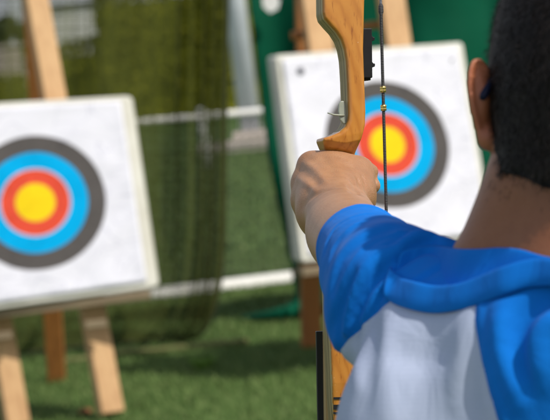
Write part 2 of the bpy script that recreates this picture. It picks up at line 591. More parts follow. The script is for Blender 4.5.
    mr = node(nt, 'ShaderNodeMapRange'); nt.links.new(sp.outputs['Y'], mr.inputs['Value'])
    mr.inputs['From Min'].default_value = -0.024; mr.inputs['From Max'].default_value = 0.024
    O, L, D, W = (.5, .22, .04, 1), (0.38, 0.29, 0.135, 1), (0.17, 0.125, 0.055, 1), (0.50, 0.37, 0.17, 1)
    rp = node(nt, 'ShaderNodeValToRGB'); rp.color_ramp.interpolation = 'CONSTANT'
    el = rp.color_ramp.elements
    st = [(0.0, O), (0.14, W), (0.30, D), (0.36, L), (0.62, D), (0.66, L), (0.84, W)]
    while len(el) < len(st): el.new(0.5)
    for e, (p_, c_) in zip(el, st): e.position = p_; e.color = c_
    nt.links.new(mr.outputs[0], rp.inputs['Fac'])
    n1 = noise(nt, coords(nt, (1, 1, 0.1)), 300, 3)
    c = mix(nt, 1.0, rp.outputs['Color'], ramp(nt, n1, [(0.3, (0.7, 0.7, 0.7)), (0.6, (1, 1, 1))]), 'MULTIPLY')
    nt.links.new(c, b.inputs['Base Color'])
    MAT['laminate'] = m
    MAT['limb_wood'] = noisy('pale_limb_wood', (0.62, 0.44, 0.22), (0.5, 0.33, 0.15), 8, 0.35, 0.05, 0.001, (20, 20, 1))
    MAT['fibreglass'] = material('black_fibreglass', (0.012, 0.012, 0.013), 0.35)[0]
    MAT['plastic'] = noisy('black_plastic', (0.008, 0.008, 0.009), (0.014, 0.014, 0.015), 60, 0.5, 0.1, 0.0005, Specular_IOR_Level=0.25)
    MAT['rest'] = noisy('grey_plastic', (0.36, 0.38, 0.30), (0.28, 0.30, 0.24), 90, 0.4, 0.05, 0.0005)
    MAT['brass'] = material('brass', (0.75, 0.52, 0.16), 0.28, Metallic=1.0)[0]
    m, nt, b = material('serving_thread', (0.03, 0.028, 0.03), 0.6)
    wv = node(nt, 'ShaderNodeTexWave', wave_type='BANDS', bands_direction='Z')
    wv.inputs['Scale'].default_value = 250; wv.inputs['Distortion'].default_value = 1.5
    nt.links.new(coords(nt), wv.inputs['Vector'])
    nt.links.new(ramp(nt, wv.outputs['Fac'], [(0.3, (0.012, 0.011, 0.012)), (0.9, (0.10, 0.095, 0.10))]), b.inputs['Base Color'])
    bump(nt, b, wv.outputs['Fac'], 0.6, 0.0008)
    MAT['serving'] = m
    MAT['string'] = noisy('grey_string', (0.22, 0.22, 0.25), (0.12, 0.12, 0.14), 200, 0.6)
    # skin
    m, nt, b = material('skin', (0.45, 0.23, 0.14), 0.48)
    v = coords(nt)
    n1 = noise(nt, v, 22, 4); n2 = noise(nt, v, 650, 3, 0.6)
    vo = node(nt, 'ShaderNodeTexVoronoi', feature='DISTANCE_TO_EDGE'); vo.inputs['Scale'].default_value = 520
    nt.links.new(v, vo.inputs['Vector'])
    c = ramp(nt, n1, [(0.3, (0.36, 0.178, 0.085)), (0.7, (0.45, 0.24, 0.125))])
    # darker brown mixed in towards the camera: head and neck, less at the ears
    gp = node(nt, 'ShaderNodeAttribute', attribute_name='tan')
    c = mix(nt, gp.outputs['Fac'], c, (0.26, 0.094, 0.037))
    fl = node(nt, 'ShaderNodeAttribute', attribute_name='flush')
    c = mix(nt, fl.outputs['Fac'], c, (0.46, 0.135, 0.065))
    nt.links.new(c, b.inputs['Base Color'])
    b.inputs['Subsurface Weight'].default_value = 0.25
    b.inputs['Subsurface Radius'].default_value = (0.012, 0.004, 0.002)
    b.inputs['Subsurface Scale'].default_value = 0.5
    hh = node(nt, 'ShaderNodeMath', operation='ADD')
    nt.links.new(n2, hh.inputs[0]); nt.links.new(vo.outputs['Distance'], hh.inputs[1])
    bump(nt, b, hh.outputs[0], 0.4, 0.0008)
    n4 = noise(nt, v, 90, 5, 0.65)
    c = mix(nt, 0.35, c, ramp(nt, n4, [(0.35, (0.72, 0.62, 0.55)), (0.6, (1, 1, 1))]), 'MULTIPLY')
    nt.links.new(c, b.inputs['Base Color'])
    MAT['skin'] = m
    MAT['hair'] = noisy('black_hair', (0.007, 0.0055, 0.005), (0.015, 0.011, 0.009), 60, 0.6, 0, 0, Specular_IOR_Level=0.2)
    MAT['eye'] = material('eye_white', (0.75, 0.72, 0.7), 0.2)[0]
    MAT['iris'] = material('dark_iris', (0.02, 0.012, 0.008), 0.15)[0]
    MAT['temple'] = material('navy_plastic', (0.006, 0.009, 0.030), 0.55, Specular_IOR_Level=0.2)[0]
    MAT['lens'] = material('clear_lens', (0.9, 0.9, 0.9), 0.02, Transmission_Weight=1.0)[0]

    def cloth(name, c1, c2, stripes):
        m, nt, b = material(name, c1, 0.85)
        v = coords(nt)
        n1 = noise(nt, v, 14, 4)
        c = ramp(nt, n1, [(0.3, c1), (0.7, c2)])
        wv = node(nt, 'ShaderNodeTexWave', wave_type='BANDS', bands_direction='Z', wave_profile='SIN')
        wv.inputs['Scale'].default_value = stripes; wv.inputs['Distortion'].default_value = 1.2; wv.inputs['Detail'].default_value = 2
        nt.links.new(v, wv.inputs['Vector'])
        c = mix(nt, 0.06, c, ramp(nt, wv.outputs['Fac'], [(0.2, (0.6, 0.6, 0.6)), (0.8, (1, 1, 1))]), 'MULTIPLY')
        n2 = noise(nt, v, 900, 2)
        n3 = noise(nt, coords(nt, (1, 1, 0.55)), 26, 3, 0.5, 1.2)
        ad = node(nt, 'ShaderNodeMath', operation='ADD')
        wm = node(nt, 'ShaderNodeMath', operation='MULTIPLY'); wm.inputs[1].default_value = 0.10 if name.startswith('white') else 0.03
        nt.links.new(wv.outputs['Fac'], wm.inputs[0])
        nt.links.new(wm.outputs[0], ad.inputs[0]); nt.links.new(n2, ad.inputs[1])
        nt.links.new(c, b.inputs['Base Color'])
        b.inputs['Specular IOR Level'].default_value = 0.12
        b.inputs['Sheen Weight'].default_value = 0.03; b.inputs['Sheen Roughness'].default_value = 0.5
        b1 = node(nt, 'ShaderNodeBump'); b1.inputs['Strength'].default_value = 0.32; b1.inputs['Distance'].default_value = 0.006
        nt.links.new(n3, b1.inputs['Height'])
        b2 = node(nt, 'ShaderNodeBump'); b2.inputs['Strength'].default_value = 0.25; b2.inputs['Distance'].default_value = 0.0005
        nt.links.new(ad.outputs[0], b2.inputs['Height']); nt.links.new(b1.outputs[0], b2.inputs['Normal'])
        nt.links.new(b2.outputs[0], b.inputs['Normal'])
        return m
    MAT['blue'] = cloth('blue_jersey', (0.002, 0.145, 0.56), (0.003, 0.175, 0.64), 150)
    MAT['white'] = cloth('white_jersey', (0.39, 0.45, 0.60), (0.44, 0.50, 0.65), 110)
    MAT['shorts'] = cloth('dark_shorts', (0.02, 0.025, 0.04), (0.03, 0.035, 0.05), 150)
    MAT['shoe'] = noisy('grey_shoe', (0.2, 0.2, 0.22), (0.12, 0.12, 0.13), 20, 0.7)
    MAT['sole'] = material('white_sole', (0.7, 0.7, 0.68), 0.6)[0]


build_materials()
Zv = np.array([0.0, 0.0, 1.0])

# ------------------------------------------------------------------ setting: ground, grass
gx = np.concatenate([np.linspace(-900, -40, 6), np.linspace(-20, 20, 41), np.linspace(40, 900, 6)])
gy = np.concatenate([np.linspace(-60, -5, 4), np.linspace(-3, 60, 64), np.linspace(100, 1500, 6)])
GX, GY = np.meshgrid(gx, gy, indexing='ij')
v, q = grid_mesh(np.stack([GX, GY, np.zeros_like(GX)], -1))
tag(mesh_obj('ground', v, q, MAT['turf']), 'green turf ground running back under the easels', None, None, 'structure')


def blades(n, xr, yr, hmin, hmax, w):
    x = rng.uniform(*xr, n); y = rng.uniform(*yr, n)
    a = rng.uniform(0, 2 * np.pi, n); h = rng.uniform(hmin, hmax, n); b = rng.uniform(0, 2 * np.pi, n)
    base = np.stack([x, y, np.zeros(n)], -1)
    s = np.stack([np.cos(a), np.sin(a), np.zeros(n)], -1) * w
    tip = base + np.stack([np.cos(b) * h * 0.6, np.sin(b) * h * 0.6, h], -1)
    v = np.stack([base - s, base + s, tip], 1).reshape(-1, 3)
    return v, np.arange(3 * n).reshape(n, 3)


v, f = blades(110000, (-3.6, 3.4), (7.2, 14.5), 0.012, 0.035, 0.004)
v2, f2_ = blades(40000, (-6, 4.5), (14.5, 30), 0.02, 0.05, 0.012)
v, f = np.concatenate([v, v2]), np.concatenate([f, f2_ + len(v)])
tag(mesh_obj('grass', v, f, MAT['blade'], smooth=False), 'short green grass blades in front of and behind the easels', None, None, 'stuff')


def leaves(centers, size, jitter=None):
    """a leaf-shaped quad at each centre"""
    n = len(centers)
    a = rng.normal(size=(n, 3)); a /= np.linalg.norm(a, axis=1)[:, None]
    b = np.cross(a, rng.normal(size=(n, 3))); b /= np.linalg.norm(b, axis=1)[:, None]
    s = size * rng.uniform(0.6, 1.4, n)[:, None]
    v = np.stack([centers - a * s, centers - b * s * 0.5, centers + a * s, centers + b * s * 0.5], 1).reshape(-1, 3)
    return v, np.arange(4 * n).reshape(n, 4)


def hedge(name, px0, px1, d, height, thick, label):
    a = P(px0, 200, d); b = P(px1, 200, d)
    a[2] = b[2] = 0
    L = np.linalg.norm(b - a)
    t = nrm(b - a); nn = np.array([-t[1], t[0], 0])
    root = thing(name, (a + b) / 2, label, 'hedge')
    n = int(L * height * 700)
    u = rng.uniform(0, L, n); w = rng.uniform(-1, 1, n); z = rng.uniform(0, 1, n) ** 0.8
    top = height * (1 + 0.05 * np.sin(u * 1.7) + 0.04 * np.sin(u * 4.1 + 1))
    c = a + t * u[:, None] + nn * (w * thick * (0.55 + 0.45 * np.sqrt(1 - z * z * 0.8)) / 2)[:, None] + Zv * (z * top)[:, None]
    v, f = leaves(c, 0.07)
    mesh_obj('foliage', v, f, MAT['hedge'], root, False)
    core = MB().box((a + b) / 2 + Zv * height * 0.42, t, nn, Zv, L / 2 - 0.05, thick * 0.3, height * 0.42)
    core.build('stems', MAT['hedge'], root)
    return root


hedge('hedge', 44, 122, 45.0, 1.70, 1.2, 'middle-height stretch of olive green hedge in front of the grey building')
hedge('hedge', 118, 620, 45.0, 2.75, 1.4, 'tallest olive green hedge, filling the view behind the net and the white pole')
hedge('hedge', -330, 42, 44.0, 1.30, 1.2, 'lowest stretch of olive green hedge at the far left, below the pale wall')


def tree(px, d, h, r, label):
    b = P(px, 100, d); b[2] = 0
    root = thing('tree', b, label, 'tree', None)
    tr = MB().tube([b, b + Zv * h * 0.3 + np.array([0.1, 0, 0]), b + Zv * h * 0.75], [0.22, 0.17, 0.05], 8)
    for k in range(5):
        a = k * 1.3
        tr.tube([b + Zv * h * (0.28 + 0.06 * k), b + Zv * h * (0.42 + 0.07 * k) + np.array([math.cos(a), math.sin(a), 0]) * r * 0.6], [0.08, 0.03], 6)
    tr.build('trunk', MAT['bark'], root, True)
    cs = []
    for k in range(16):
        c = b + np.array([rng.normal() * r * 0.5, rng.normal() * r * 0.5, h * rng.uniform(0.22, 0.95)])
        m = 420
        q = rng.normal(size=(m, 3)); q /= np.linalg.norm(q, axis=1)[:, None]
        cs.append(c + q * (rng.uniform(0.4, 1, m) ** 0.4)[:, None] * r * rng.uniform(0.3, 0.55))
    v, f = leaves(np.concatenate(cs), 0.14)
    mesh_obj('crown', v, f, MAT['tree'], root, False)


tree(4, 62, 2.65, 0.6, 'low dark bushy tree at the far left edge')
tree(-30, 66, 2.7, 0.7, 'low dark bushy tree beyond the left edge of the view')

# pale wall at far left
a, b = P(-330, 100, 50), P(38, 100, 50); a[2] = b[2] = 0
t = nrm(b - a)
root = thing('garden_wall', (a + b) / 2, 'low pale stone wall at the far left behind the lower hedge', 'wall')
MB().box((a + b) / 2 + Zv * 0.90, t, np.cross(Zv, t), Zv, np.linalg.norm(b - a) / 2, 0.12, 0.90).build('wall_panel', MAT['kerb'], root)
MB().box((a + b) / 2 + Zv * 1.84, t, np.cross(Zv, t), Zv, np.linalg.norm(b - a) / 2 + .03, 0.16, 0.035).build('coping', MAT['kerb'], root)

# grey building
c = P(80, 60, 64); c[2] = 0
root = thing('building', c, 'low grey building with dark roof edge behind the hedge, top left', 'building')
ex, ey = np.array([1, 0, 0.]), np.array([0, 1., 0])
MB().box(c + Zv * 1.42 + ey * 2.5, ex, ey, Zv, 1.05, 2.5, 1.42).build('wall', MAT['plaster'], root)
MB().box(c + Zv * 2.90 + ey * 2.5, ex, ey, Zv, 1.12, 2.6, 0.055).build('roof', MAT['roof'], root)
for k in (-0.55, 0.45):
    w = MB().box(c + ex * k + Zv * 1.15 - ey * 0.02, ex, ey, Zv, 0.22, 0.03, 0.35).build('window', MAT['white_paint'], root)
    MB().box(c + ex * k + Zv * 1.15 - ey * 0.055, ex, ey, Zv, 0.18, 0.01, 0.31).build('pane', MAT['glass'], w)

# kerb and pole across the pitch
a, b = G(205, 155), G(292, 146)
t = nrm(b - a)
root = MB().box((a + b) / 2 + Zv * 0.07, t, np.cross(Zv, t), Zv, np.linalg.norm(b - a) / 2, 0.2, 0.07).build('kerb_block', MAT['kerb'], None, False, 0.015)
tag(root, 'long pale pinkish kerb block on the grass at the foot of the white pole', 'kerb block')
b = G(253, 147)
root = thing('light_pole', b, 'tall bluish white pole behind the white rail, between net and green tarp', 'pole')
MB().tube([b, b + Zv * 3.0, b + Zv * 6.5], [0.135, 0.125, 0.10], 20).build('shaft', MAT['concrete'], root, True)
MB().box(b + Zv * 0.1, ex, ey, Zv, 0.24, 0.24, 0.1).build('foot', MAT['kerb'], root, False, 0.02)
MB().tube([b + Zv * 6.4, b + Zv * 6.6 + ex * 0.4, b + Zv * 6.62 + ex * 0.9], [0.05, 0.04, 0.035], 8).build('arm', MAT['concrete'], root, True)
MB().box(b + Zv * 6.58 + ex * 1.05, ex, ey, Zv, 0.22, 0.1, 0.05).build('lamp_head', MAT['concrete'], root, False, 0.02)
b = G(208, 168)
root = thing('short_post', b, 'short thin white post seen through the olive net', 'post')
MB().tube([b, b + Zv * 0.62], [0.045, 0.04], 10).build('shaft', MAT['white_paint'], root, True)
MB().tube([b + Zv * 0.62, b + Zv * 0.66], [0.055, 0.03], 10).build('cap', MAT['white_paint'], root, True)

# ------------------------------------------------------------------ white-railed pitch barrier with its cord net
d = 12.5
bl, br_ = P(-190, 339, d), P(345, 273.5, d)
tl, tr_ = P(-190, 152, d), P(345, 103.5, d)
root = thing('pitch_barrier', (bl + br_) / 2 - Zv * 0.05, 'low white pitch barrier with thick bottom bar and thin top rail', 'barrier')
MB().tube([bl, br_], 0.049, 14).build('bottom_bar', MAT['white_paint'], root, True)
MB().tube([tl, tr_], 0.019, 10).build('top_rail', MAT['white_paint'], root, True)
for s in (0.0, 1.0):
    MB().tube([bl + (br_ - bl) * s, tl + (tr_ - tl) * s], 0.02, 10).build('post', MAT['white_paint'], root, True)
nm = MB()
for k in range(1, 20):
    s = k / 20
    nm.tube([bl + (tl - bl) * s + Fv * 0.02, br_ + (tr_ - br_) * s + Fv * 0.02], 0.0052, 3, False)
for k in range(1, 62):
    s = k / 62
    nm.tube([bl + (br_ - bl) * s + Fv * 0.02, tl + (tr_ - tl) * s + Fv * 0.02], 0.0052, 3, False)
nm.build('cord_net', MAT['wire'], root)

# ------------------------------------------------------------------ olive backstop net, hung in folds
nt_, ns_ = 60, 260
edge = catmull([(229, -60), (228, 0), (226, 100), (225.5, 200), (223, 265), (215, 308), (203, 332), (186, 343)], 12)
ey_ = np.linspace(-60, 343, nt_)
ex_ = np.interp(ey_, edge[:, 1], edge[:, 0])
NP = np.zeros((ns_, nt_, 3)); UVn = np.zeros((ns_, nt_, 2))
for i, s in enumerate(np.linspace(0, 1, ns_)):
    for j in range(nt_):
        tt = j / (nt_ - 1)
        # towards the free edge the cloth gathers into ever tighter folds
        if s < 0.70:
            xx = -230 + (ex_[j] - 52 + 230) * (s / 0.70)
            dz = 0.045 * math.sin(s * 40 + 0.6 * math.sin(tt * 5)) + 0.02 * math.sin(s * 83 + tt * 4)
            xx += 5.0 * math.sin(s * 55 + tt * 2.0)
        else:
            w = (s - 0.70) / 0.30
            ph = w * w * math.pi * 7 + w * 4
            xx = ex_[j] - 52 + 52 * w + (2.0 + 3.0 * w) * math.sin(ph + tt * 0.8) * min(1, (1 - w) * 8)
            dz = 0.05 * math.sin(ph + 0.9) + 0.03 * math.sin(tt * 6 + w * 5)
        yy = -60 + (343 + 60) * tt
        d = 10.5 + dz
        base_y = yy + max(0.0, (130 - xx)) * 0.10 * tt       # the hem follows the ground to the left
        NP[i, j] = P(xx, base_y, d)
        UVn[i, j] = (s * 3.2, tt * 2.0)
v, q = grid_mesh(NP)
netroot = thing('backstop_net', G(60, 372), 'dark olive see-through net hanging in folds behind the left target', 'net')
hem = [NP[-1, j] for j in range(0, nt_)] + [NP[i, -1] + Zv * 0.004 for i in range(ns_ - 1, -1, -4)]
MB().tube(hem, 0.0075, 6).build('hem_cord', MAT['netcord'], netroot, True)
net = mesh_obj('net_sheet', v, q, MAT['net'], netroot)
uv = net.data.uv_layers.new(name='UVMap')
li = np.zeros(len(net.data.loops), dtype=np.int32); net.data.loops.foreach_get('vertex_index', li)
uv.data.foreach_set('uv', UVn.reshape(-1, 2)[li].astype(np.float32).ravel())

# tan rope lying along the foot of the net
pts = [G(x, y, 0.012) for x, y in [(60, 362), (100, 357), (125, 352), (150, 351), (180, 348), (215, 344), (248, 341)]]
tag(MB().tube(catmull(pts, 8), 0.014, 8).build('rope', MAT['rope'], None, True), 'olive tan rope lying on the grass along the foot of the olive net', 'rope')
# tuft, clod
b = G(205, 368)
n = 90
a = rng.uniform(0, 2 * np.pi, n); l = rng.uniform(0.02, 0.07, n); r_ = rng.uniform(0, 0.045, n)
base = b + np.stack([np.cos(a) * r_, np.sin(a) * r_, np.zeros(n)], -1)
tip = base + np.stack([np.cos(a) * l * .7, np.sin(a) * l * .7, l], -1)
sd = np.stack([-np.sin(a), np.cos(a), np.zeros(n)], -1) * 0.005
v = np.stack([base - sd, base + sd, tip], 1).reshape(-1, 3)
MAT['tuft'] = material('yellow_green_leaf', (0.12, 0.24, 0.02), 0.6)[0]
tag(mesh_obj('grass_tuft', v, np.arange(3 * n).reshape(n, 3), MAT['tuft'], smooth=False), 'small bright yellow green weed tuft on the grass in front of the net', 'weed')
b = G(86, 414)
bm = bmesh.new(); bmesh.ops.create_icosphere(bm, subdivisions=2, radius=0.02)
for vv in bm.verts: vv.co = Vector(b) + Vector((vv.co.x * 1.4, vv.co.y, vv.co.z * 0.7 + 0.010)) * (1 + 0.15 * math.sin(vv.co.x * 300 + vv.co.z * 170))
me = bpy.data.meshes.new('clod'); bm.to_mesh(me); bm.free(); me.materials.append(MAT['clod'])
o = bpy.data.objects.new('clod', me); COL.objects.link(o)
tag(o, 'small reddish brown clod on the grass beside the left easel leg', 'clod')

# ------------------------------------------------------------------ green tarpaulin behind the right target
tn, sn = 46, 90
edge = catmull([(237, -70), (249, 0), (257.5, 70), (267.5, 150), (279, 210), (290, 262), (295, 296), (290, 310)], 12)
ty = np.linspace(-70, 312, tn)
tx = np.interp(ty, edge[:, 1], edge[:, 0])
TP = np.zeros((sn, tn, 3))
for i, s in enumerate(np.linspace(0, 1, sn)):
    for j in range(tn):
        tt = j / (tn - 1)
        xx = tx[j] + (760 - tx[j]) * s
        yy = ty[j] - (xx - tx[j]) * 0.123
        d = 10.75 + 0.05 * math.sin(s * 29 + tt * 1.5) + 0.03 * math.sin(s * 61 - tt * 5) * tt + 0.02 * math.sin(tt * 17 + s * 9)
        TP[i, j] = P(xx, yy, d)
v, q = grid_mesh(TP)
root = thing('green_tarpaulin', G(420, 296), 'dark green tarpaulin hanging behind the right target, tail trailing on the grass', 'tarpaulin')
o = mesh_obj('sheet', v, q, MAT['tarp'], root)
md = o.modifiers.new('thick', 'SOLIDIFY'); md.thickness = 0.003
# trailing tail, a rumpled roll of the same sheet on the grass
cpts = catmull([G(303, 306, 0.06), G(290, 311, 0.05), G(275, 315, 0.035), G(258, 317, 0.022), G(243, 318, 0.012)], 10)
rad = np.interp(np.linspace(0, 1, len(cpts)), [0, .3, .7, 1], [0.035, 0.03, 0.02, 0.010])
rad = rad * (1 + 0.25 * np.sin(np.arange(len(cpts)) * 1.3))
MB().tube(cpts, list(rad), 12).build('tail', MAT['tarp'], root, True)
c = P(271, 3, 10.66)
lb = MB()
lb.add([c + Xv * dx * 0.0047 + Uv * dy * 0.0047 for dx, dy in [(-9, 6), (2, 10), (9, 3), (7, -6), (-1, -10), (-8, -4)]], [(0, 5, 4, 3, 2, 1)])
o = lb.build('patch', MAT['white_paint'], root)
o.modifiers.new('thick', 'SOLIDIFY').thickness = 0.004
o['label'] = 'small white patch near the top edge'

# ------------------------------------------------------------------ targets on easels
MMPX_L = 0.25 / 67


def rounded_outline(c4, rad, n=6):
    out = []
    for i in range(4):
        p = np.asarray(c4[i], float); a = nrm(np.asarray(c4[i - 1]) - p); b = nrm(np.asarray(c4[(i + 1) % 4]) - p)
        A, B = p + a * rad, p + b * rad
        for t in np.linspace(0, 1, n):
            out.append((1 - t) ** 2 * A + 2 * t * (1 - t) * p + t * t * B)
    return out


def make_target(corners, paper, center, dfun, back, label, group, pins):
    pt = lambda x, y, off=0.0: P(x, y, dfun(x, y) + off)
    C4 = [pt(*c) for c in corners]                      # TL, TR, BR, BL on the front face
    cen = sum(C4) / 4
    root = thing('archery_target', (C4[2] + C4[3]) / 2 + back / 2, label, 'archery target', group)
    ring = rounded_outline(C4, 0.020)
    n = len(ring)
    mb = MB(); mb.add(ring + [p + back for p in ring],
                      [tuple(range(n))[::-1], tuple(range(n, 2 * n))] + [(k, (k + 1) % n, n + (k + 1) % n, n + k) for k in range(n)])
    o = mb.build('foam_butt', MAT['foam'], root, True, 0.009)
    o.data.polygons.foreach_set('use_smooth', np.zeros(len(o.data.polygons), bool))
    # printed sheet: local X right, Z up, origin at the gold
    ex = nrm((C4[1] + C4[2]) - (C4[0] + C4[3]))
    nz = nrm(np.cross(ex, (C4[0] + C4[1]) - (C4[2] + C4[3])))        # towards the back of the sheet or the front
    if np.dot(nz, Fv) < 0: nz = -nz
    ez = np.cross(ex, nz)
    O = pt(*center)
    M = Matrix(((ex[0], nz[0], ez[0], O[0]), (ex[1], nz[1], ez[1], O[1]), (ex[2], nz[2], ez[2], O[2]), (0, 0, 0, 1)))
    pc = [pt(*c) for c in paper]
    N = 48
    V = np.zeros((N, N, 3))
    for i in range(N):
        for j in range(N):
            s, t = i / (N - 1), j / (N - 1)
            w = (pc[0] * (1 - s) + pc[1] * s) * (1 - t) + (pc[3] * (1 - s) + pc[2] * s) * t
            l = w - O
            edge = min(s, t, 1 - s, 1 - t)
            cr = 0.0016 * math.sin(s * 23 + 3 * math.sin(t * 9)) + 0.0012 * math.sin(t * 31 + s * 12) + 0.003 * max(0, 0.05 - edge) / 0.05
            V[i, j] = (l @ ex, -0.0075 - cr, l @ ez)
    vv, q = grid_mesh(V)
    o = mesh_obj('target_face', vv, q, MAT['print'], root)
    o.matrix_basis = M
    md = o.modifiers.new('thick', 'SOLIDIFY'); md.thickness = 0.0015; md.offset = 0
    for (x, y, r) in pins:
        p = pt(x, y, -0.009)
        MB().tube([p + nz * 0.02, p, p - nz * 0.006, p - nz * 0.011], [0.002, r, r * 0.9, r * 0.4], 10).build('pin', MAT['pin'], root, True)
    return root


GT = 'archery targets on wooden easels'
dL = lambda x, y: 8.50 + (203 - y) * 0.0011 + (x - 36) * 0.0002
dR = lambda x, y: 9.05 + (145 - y) * 0.0011 + (x - 387) * 0.0013
make_target([(-74, 107), (130, 95.5), (157.5, 287), (-46, 315)], [(-66, 112), (121, 101.5), (147, 282), (-38, 308.5)], (35.5, 203),
            dL, Fv * 0.068 + Xv * 0.006, 'large white target on the left easel, in full view beside the olive net', GT, [(-20, 128, .008)])
make_target([(275.5, 55), (463, 42), (494, 238), (302, 263)], [(281.5, 60), (457, 47.5), (487, 233.5), (308, 256)], (387, 145),
            dR, Fv * 0.10 - Xv * 0.036, 'white target on the right easel, half hidden behind the bow and the archer', GT, [(300.5, 71, .015), (452, 60, .004)])


def leg(root, a, b, w, t, side, mat=None, name='leg'):
    return MB().beam(a, b, w, t, side).build(name, mat or MAT['pine'], root, False, 0.004)


def solve_foot(x0, y0, slope, dep):
    y = 330.0
    for _ in range(60):
        x = x0 + slope * (y - y0)
        y += (dep and (ground_depth(x, y) - dep)) * 12
    return G(x, y)


GE = 'wooden easels holding the targets'
sideL = nrm(Xv + Fv * 0.42)
root = thing('easel', G(62, 412), 'pine easel under the left target with two pale front legs showing', 'easel', GE)
f1, f2 = G(112, 419), G(18, 431)
leg(root, P(32.5, -18, 8.84), f1 + Zv * 0.02, 0.088, 0.06, sideL)
leg(root, P(-58, -6, 8.82), f2 + Zv * 0.02, 0.088, 0.06, sideL)
leg(root, P(31, -20, 9.02), G(57, 381), 0.075, 0.045, Xv, MAT['stained'], 'rear_leg')
leg(root, P(-66, 321.5, 8.42), P(150, 294, 8.465), 0.034, 0.06, Uv, MAT['batten'], 'ledge')
for x, y in ((95, 324), (0, 336)):
    leg(root, P(x - 10, y + 1.2, 8.44), P(x + 12, y - 1.2, 8.445), 0.028, 0.03, Uv, MAT['batten'], 'cleat')
sideR = nrm(Xv + Fv * 0.3)
root = thing('easel', G(380, 362), 'pine easel under the right target, two legs rising above the white board', 'easel', GE)
for x0 in (311.5, 389.5):
    ft = solve_foot(x0, -10, 0.145, 8.98 + (x0 - 311) * 0.0013)
    leg(root, P(x0 - 1.5, -20, 9.42 + (x0 - 387) * 0.0013), ft, 0.105, 0.06, sideR)
leg(root, P(305.5, -24, 9.56), G(311.5, 347), 0.085, 0.05, Xv + Fv * 0.2, MAT['stained'], 'rear_leg')
leg(root, P(298, 272, 8.86), P(500, 246, 9.12), 0.034, 0.11, Uv, MAT['batten'], 'ledge')
leg(root, P(300, 34, 9.40), P(404, 21.5, 9.53), 0.03, 0.03, Uv, MAT['stained'], 'cross_rail')
MB().tube([P(291, 36, 9.36), P(303, 35, 9.36)], 0.018, 10).build('peg', MAT['stained'], root, True)

# ================================================================== THE BOW
GR = P(347, 170, 2.05)                       # throat of the grip
BA = nrm(Uv - 0.012 * Xv)                    # bow axis, upwards
BR = nrm(-Fv + 0.140 * Xv); BR = nrm(BR - BA * (BR @ BA))      # towards the archer
BS = np.cross(BA, -BR)                       # right as the archer sees it
BS = nrm(BS if BS @ Xv > 0 else -BS)
BM = Matrix(((BS[0], -BR[0], BA[0], GR[0]), (BS[1], -BR[1], BA[1], GR[1]), (BS[2], -BR[2], BA[2], GR[2]), (0, 0, 0, 1)))


def BL(s, r, a):
    """bow coordinates in mm: s right, r towards the archer, a up"""
    return GR + (BS * s + BR * r + BA * a) / 1000.0


bow = thing('bow', BL(0, 0, -690), 'varnished orange wood recurve bow with dark string, gripped by the archer', 'bow')
KP = 0.89                                    # mm per photo pixel at the front face
sx_ = lambda px: (px - 347) * KP - 3.0
sa_ = lambda py: (170 - py) * KP
left = [(331, -175), (327, -120), (324.5, -60), (324, -20), (324, 13), (325.5, 19), (331, 25.5), (337, 32), (342, 40), (345, 49), (346.8, 60), (347.8, 80), (348.3, 100),
        (348.8, 114), (348, 121), (345, 127.5), (339, 132.5), (331, 136), (323.2, 138.2), (322.5, 141), (325.5, 149),
        (331, 155), (334, 168), (335, 185), (334, 205), (332, 222), (329, 240), (327, 258), (326.5, 280), (327, 330), (329.5, 400), (334, 470), (336, 520)]
right = [(353, 520), (358, 470), (363, 400), (366, 330), (366, 280), (364, 250), (360, 225), (357, 200), (356, 170), (357, 156), (358.5, 149), (362, 138), (365.2, 126), (366, 112),
         (365.2, 85), (364.4, 50), (365.5, 20), (366.2, 0), (366, -60), (363, -120), (359, -175)]
poly = np.array([(sx_(x), sa_(y)) for x, y in left + right], f32)


def sd_poly(x, y, poly):
    n = len(poly)
    d = np.full(x.shape, 1e9, f32); s = np.ones(x.shape, f32)
    for i in range(n):
        a = poly[i]; b = poly[i - 1]
        ex, ey2 = b - a
        wx, wy = x - a[0], y - a[1]
        t = np.clip((wx * ex + wy * ey2) / (ex * ex + ey2 * ey2), 0, 1)
        dx, dy = wx - ex * t, wy - ey2 * t
        d = np.minimum(d, dx * dx + dy * dy)
        c1 = y >= a[1]; c2 = y < b[1]; c3 = ex * wy > ey2 * wx
        s = np.where((c1 & c2 & c3) | (~c1 & ~c2 & ~c3), -s, s)
    return s * np.sqrt(d)


_aa = np.array([-330, -280, -190, -120, -80, -30, 8, 16, 22, 27, 33, 60, 200, 290, 320], f32)
_rf = np.array([-6, 2, 16, 20, 18, 10, 6, 10, 17, 22, 23, 23, 22, 10, 0], f32)     # front face depth along the riser
_rb = np.array([-14, -16, -21, -22, -22, -20, -20, -21, -22, -22, -22, -22, -22, -18, -14], f32)


def riser_sdf(p):                            # local mm: X right, Y away from archer, Z up
    x, y, z = p[..., 0], p[..., 1], p[..., 2]
    d2 = sd_poly(x, z, poly)
    # the shelf's lower front edge dips in the middle
    zz = z + 3.0 * np.exp(-((x + 6) / 12) ** 2) * ((z > 0) & (z < 50))
    rf = np.interp(zz, _aa, _rf).astype(f32); rb = np.interp(z, _aa, _rb).astype(f32)
    dr = np.maximum(-y - rf, y + rb) * 0.8
    d = smax(d2, dr, 3.2)
    # the grip itself is a rounded handle
    return d


